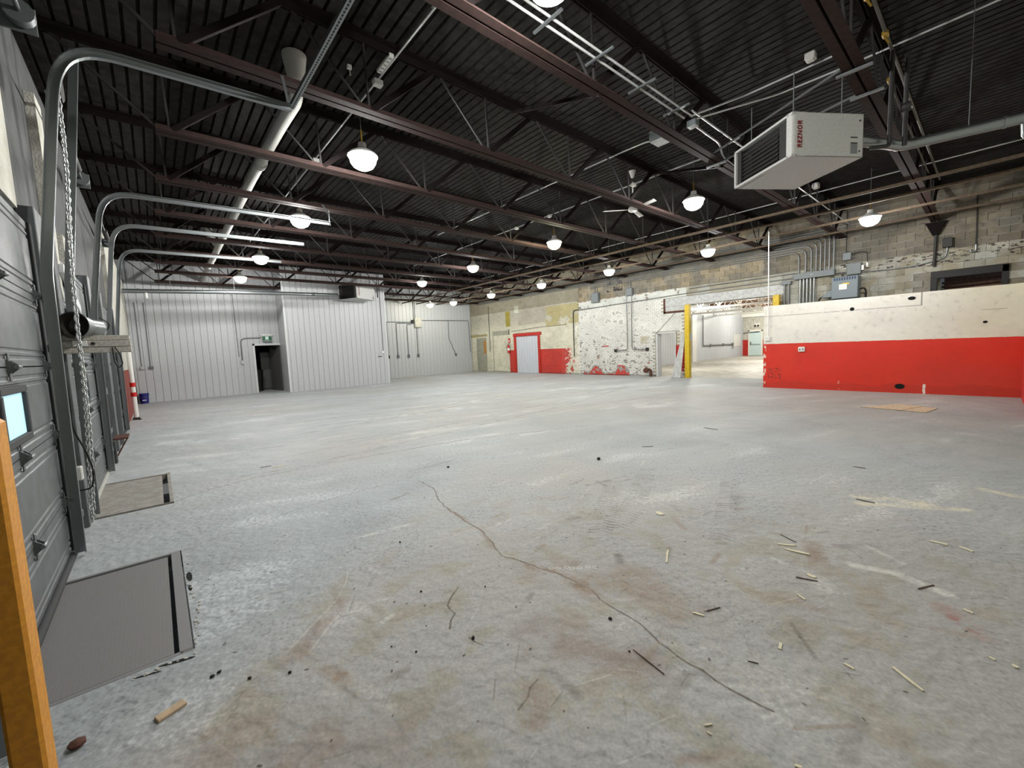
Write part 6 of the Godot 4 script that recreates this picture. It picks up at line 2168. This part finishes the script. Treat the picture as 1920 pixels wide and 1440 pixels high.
# ---------------------------------------------------------------- litter on the floor
func splinter(a: Vector2, b: Vector2, w: float, h: float, m: Material, label: String, cat: String, group: String, called: String) -> void:
	var s := S()
	var d := (b - a)
	var l := maxf(d.length(), 0.012)
	d = d.normalized()
	var n := Vector2(-d.y, d.x)
	var c := (a + b) * 0.5
	var poly := []
	var k := 5
	for i in k:
		var u := float(i) / (k - 1) - 0.5
		poly.append(Vector2(u * l, w * 0.5 * (1.0 - 0.5 * absf(u) * 2.0 * rng.randf()) + rng.randf_range(-0.1, 0.1) * w))
	for i in range(k - 1, -1, -1):
		var u := float(i) / (k - 1) - 0.5
		poly.append(Vector2(u * l, -w * 0.5 * (1.0 - 0.5 * absf(u) * 2.0 * rng.randf()) + rng.randf_range(-0.1, 0.1) * w))
	var tilt := rng.randf_range(-0.02, 0.02)
	var tx := Vector3(d.x, tilt, d.y).normalized()
	var ty := Vector3(n.x, 0, n.y)
	prism(s, poly, 0.0, h, Transform3D(Basis(tx, ty, Vector3.UP), Vector3(0, 0.001 + absf(tilt) * l * 0.5, 0)))
	var o := obj(called, s, m)
	o.position = Vector3(c.x, 0, c.y)
	tag(o, label, cat, group)

func build_debris() -> void:
	var gp := "wood splinters on the floor"
	# [ax, az, bx, bz, width, kind, label]
	var list := [
		[1.16, -6.77, 1.34, -6.80, 0.035, 0, "pale flat splinter lying in front of the middle dock door"],
		[1.04, -6.95, 1.17, -6.92, 0.02, 1, "brown twig beside the pale splinter before the middle dock door"],
		[1.75, -1.16, 1.72, -0.97, 0.008, 1, "long thin dark stick lying near the front, left of the crack's end"],
		[2.53, -0.25, 2.45, -0.14, 0.016, 0, "longest pale wood strip lying in the right foreground"],
		[2.40, -0.41, 2.39, -0.37, 0.012, 0, "short pale strip just beyond the longest pale strip"],
		[2.29, -0.65, 2.34, -0.66, 0.014, 0, "short pale strip pointing away, right of the dark stick"],
		[2.67, -1.48, 2.84, -1.56, 0.014, 0, "upright-looking pale strip alone in the middle of the floor"],
		[3.45, -2.00, 3.41, -1.93, 0.06, 0, "pale triangular chip between the tyre tracks"],
		[4.33, -0.25, 4.33, -0.16, 0.03, 0, "pale splinter at the right, left of a matching pair"],
		[4.35, -0.10, 4.31, -0.03, 0.025, 0, "pale splinter at the right, right of a matching pair"],
		[3.70, -1.06, 3.63, -0.93, 0.01, 1, "dark stick on top of the upper splinter heap"],
		[3.51, -1.02, 3.57, -0.92, 0.02, 0, "pale splinter in the upper heap, lying lengthwise"],
		[3.46, -0.96, 3.48, -0.81, 0.025, 0, "pale curved splinter under the upper heap"],
		[3.09, -0.79, 3.13, -0.68, 0.02, 1, "brown flat splinter in the lower heap"],
		[3.18, -0.75, 3.17, -0.70, 0.03, 0, "pale crumpled chip in the lower heap"],
		[2.26, -1.09, 2.28, -1.03, 0.014, 0, "small pale splinter left of a brown stick in the middle foreground"],
		[2.33, -1.04, 2.42, -1.00, 0.012, 1, "brown stick right of a small pale splinter in the middle foreground"],
		[3.45, -0.24, 3.57, -0.18, 0.016, 1, "grey-brown stick lying above the red stain"],
		[3.36, -0.05, 3.35, -0.01, 0.016, 0, "pale splinter just above the red stain"],
		[2.94, 0.05, 2.93, 0.07, 0.012, 0, "pale chip near the right edge, left of two"],
		[2.94, 0.12, 2.93, 0.14, 0.018, 0, "pale chip near the right edge, right of two"],
		[7.43, -3.36, 7.39, -3.10, 0.03, 1, "dark sliver far out on the right part of the floor"],
		[5.52, -3.44, 5.65, -3.33, 0.03, 1, "dark twig out on the open floor beyond the tyre tracks"],
		[1.59, -0.72, 1.62, -0.70, 0.006, 0, "thin pale sliver near the bottom edge, upper of two"],
		[1.57, -0.70, 1.57, -0.68, 0.006, 0, "thin pale sliver near the bottom edge, lower of two"],
		[1.67, -0.42, 1.68, -0.40, 0.012, 0, "pale chip cut by the bottom edge of the view"],
		[2.09, -0.73, 2.11, -0.69, 0.006, 1, "short dark sliver between the dark stick and the pale strips"],
		[6.23, -1.03, 6.22, -0.92, 0.02, 1, "dark sliver toward the right edge beyond the yellow scuffs"],
		[5.00, -0.80, 4.98, -0.66, 0.02, 1, "dark splinter below the yellow scuffs"],
		[2.88, -0.73, 2.85, -0.68, 0.012, 0, "small white chip below the lower heap"],
	]
	for q in list:
		var k: int = q[5]
		splinter(Vector2(q[0], q[1]), Vector2(q[2], q[3]), q[4] * (1.0 if k == 0 else 0.6), 0.005 if k == 0 else 0.004, M.chip if k == 0 else M.stick, q[6], "splinter", gp, "wood_splinter")
	# tan offcut in the left foreground
	var s := S()
	var a := Vector2(-0.05, -2.39)
	box(s, Vector3.ZERO, Vector3(0.11, 0.012, 0.045), 0.002)
	var o := obj("board_offcut", s, M.card)
	o.position = Vector3(-0.085, 0.0065, -2.40)
	o.rotation.y = deg_to_rad(20)
	tag(o, "small tan rectangular board offcut on the floor near the yellow guard post", "offcut")
	# dark lumps of dirt
	var lumps := [[4.53, -3.50, 0.035], [1.87, -1.39, 0.014], [1.20, -1.82, 0.014], [-0.39, -2.46, 0.03], [1.43, -3.20, 0.014], [1.21, -2.43, 0.009], [2.91, -4.80, 0.02], [1.55, -2.17, 0.008], [0.84, -2.08, 0.006], [0.92, -1.95, 0.007], [0.08, -2.52, 0.012], [0.11, -2.53, 0.012], [0.22, -2.37, 0.012], [0.38, -2.27, 0.01], [1.73, -1.17, 0.007]]
	var lab := {0: "black lump alone far out on the middle of the floor", 1: "black pebble right of the crack in the foreground", 2: "dark pebble near the small cracks in the middle foreground", 3: "brown crumpled leaf lump beside the foot of the yellow guard post", 6: "dark pebble at the far end of the long crack"}
	var crumb := {4: "left of the long crack, beyond the short crack", 5: "at the head of the short crack", 7: "alone between the short crack and the long crack", 8: "upper of two, left of the short lower crack", 9: "lower of two, left of the short lower crack", 10: "upper left of four by the tan offcut", 11: "upper right of four by the tan offcut", 12: "lower left of four by the tan offcut", 13: "rightmost of four by the tan offcut", 14: "beside the tip of the long dark stick"}
	for i in lumps.size():
		var q: Array = lumps[i]
		s = S()
		var r: float = q[2]
		var pr := []
		for k in 6:
			var t := PI * k / 5.0
			pr.append(Vector2(sin(t) * r * rng.randf_range(0.8, 1.1), -cos(t) * r * 0.55))
		pr[0].x = 0.0
		pr[5].x = 0.0
		lathe(s, pr, 7, Transform3D(Basis(Vector3.UP, rng.randf() * 3.0) * Basis.from_scale(Vector3(1.0, 1.0, rng.randf_range(0.6, 1.0))), Vector3.ZERO))
		o = obj("dirt_lump", s, M.rust if i == 3 else M.lump)
		o.position = Vector3(q[0], r * 0.5, q[1])
		if lab.has(i):
			tag(o, lab[i], "pebble", "dark lumps on the floor")
		else:
			tag(o, "tiny dark crumb of dirt, " + crumb[i], "crumb", "tiny dark crumbs on the floor")
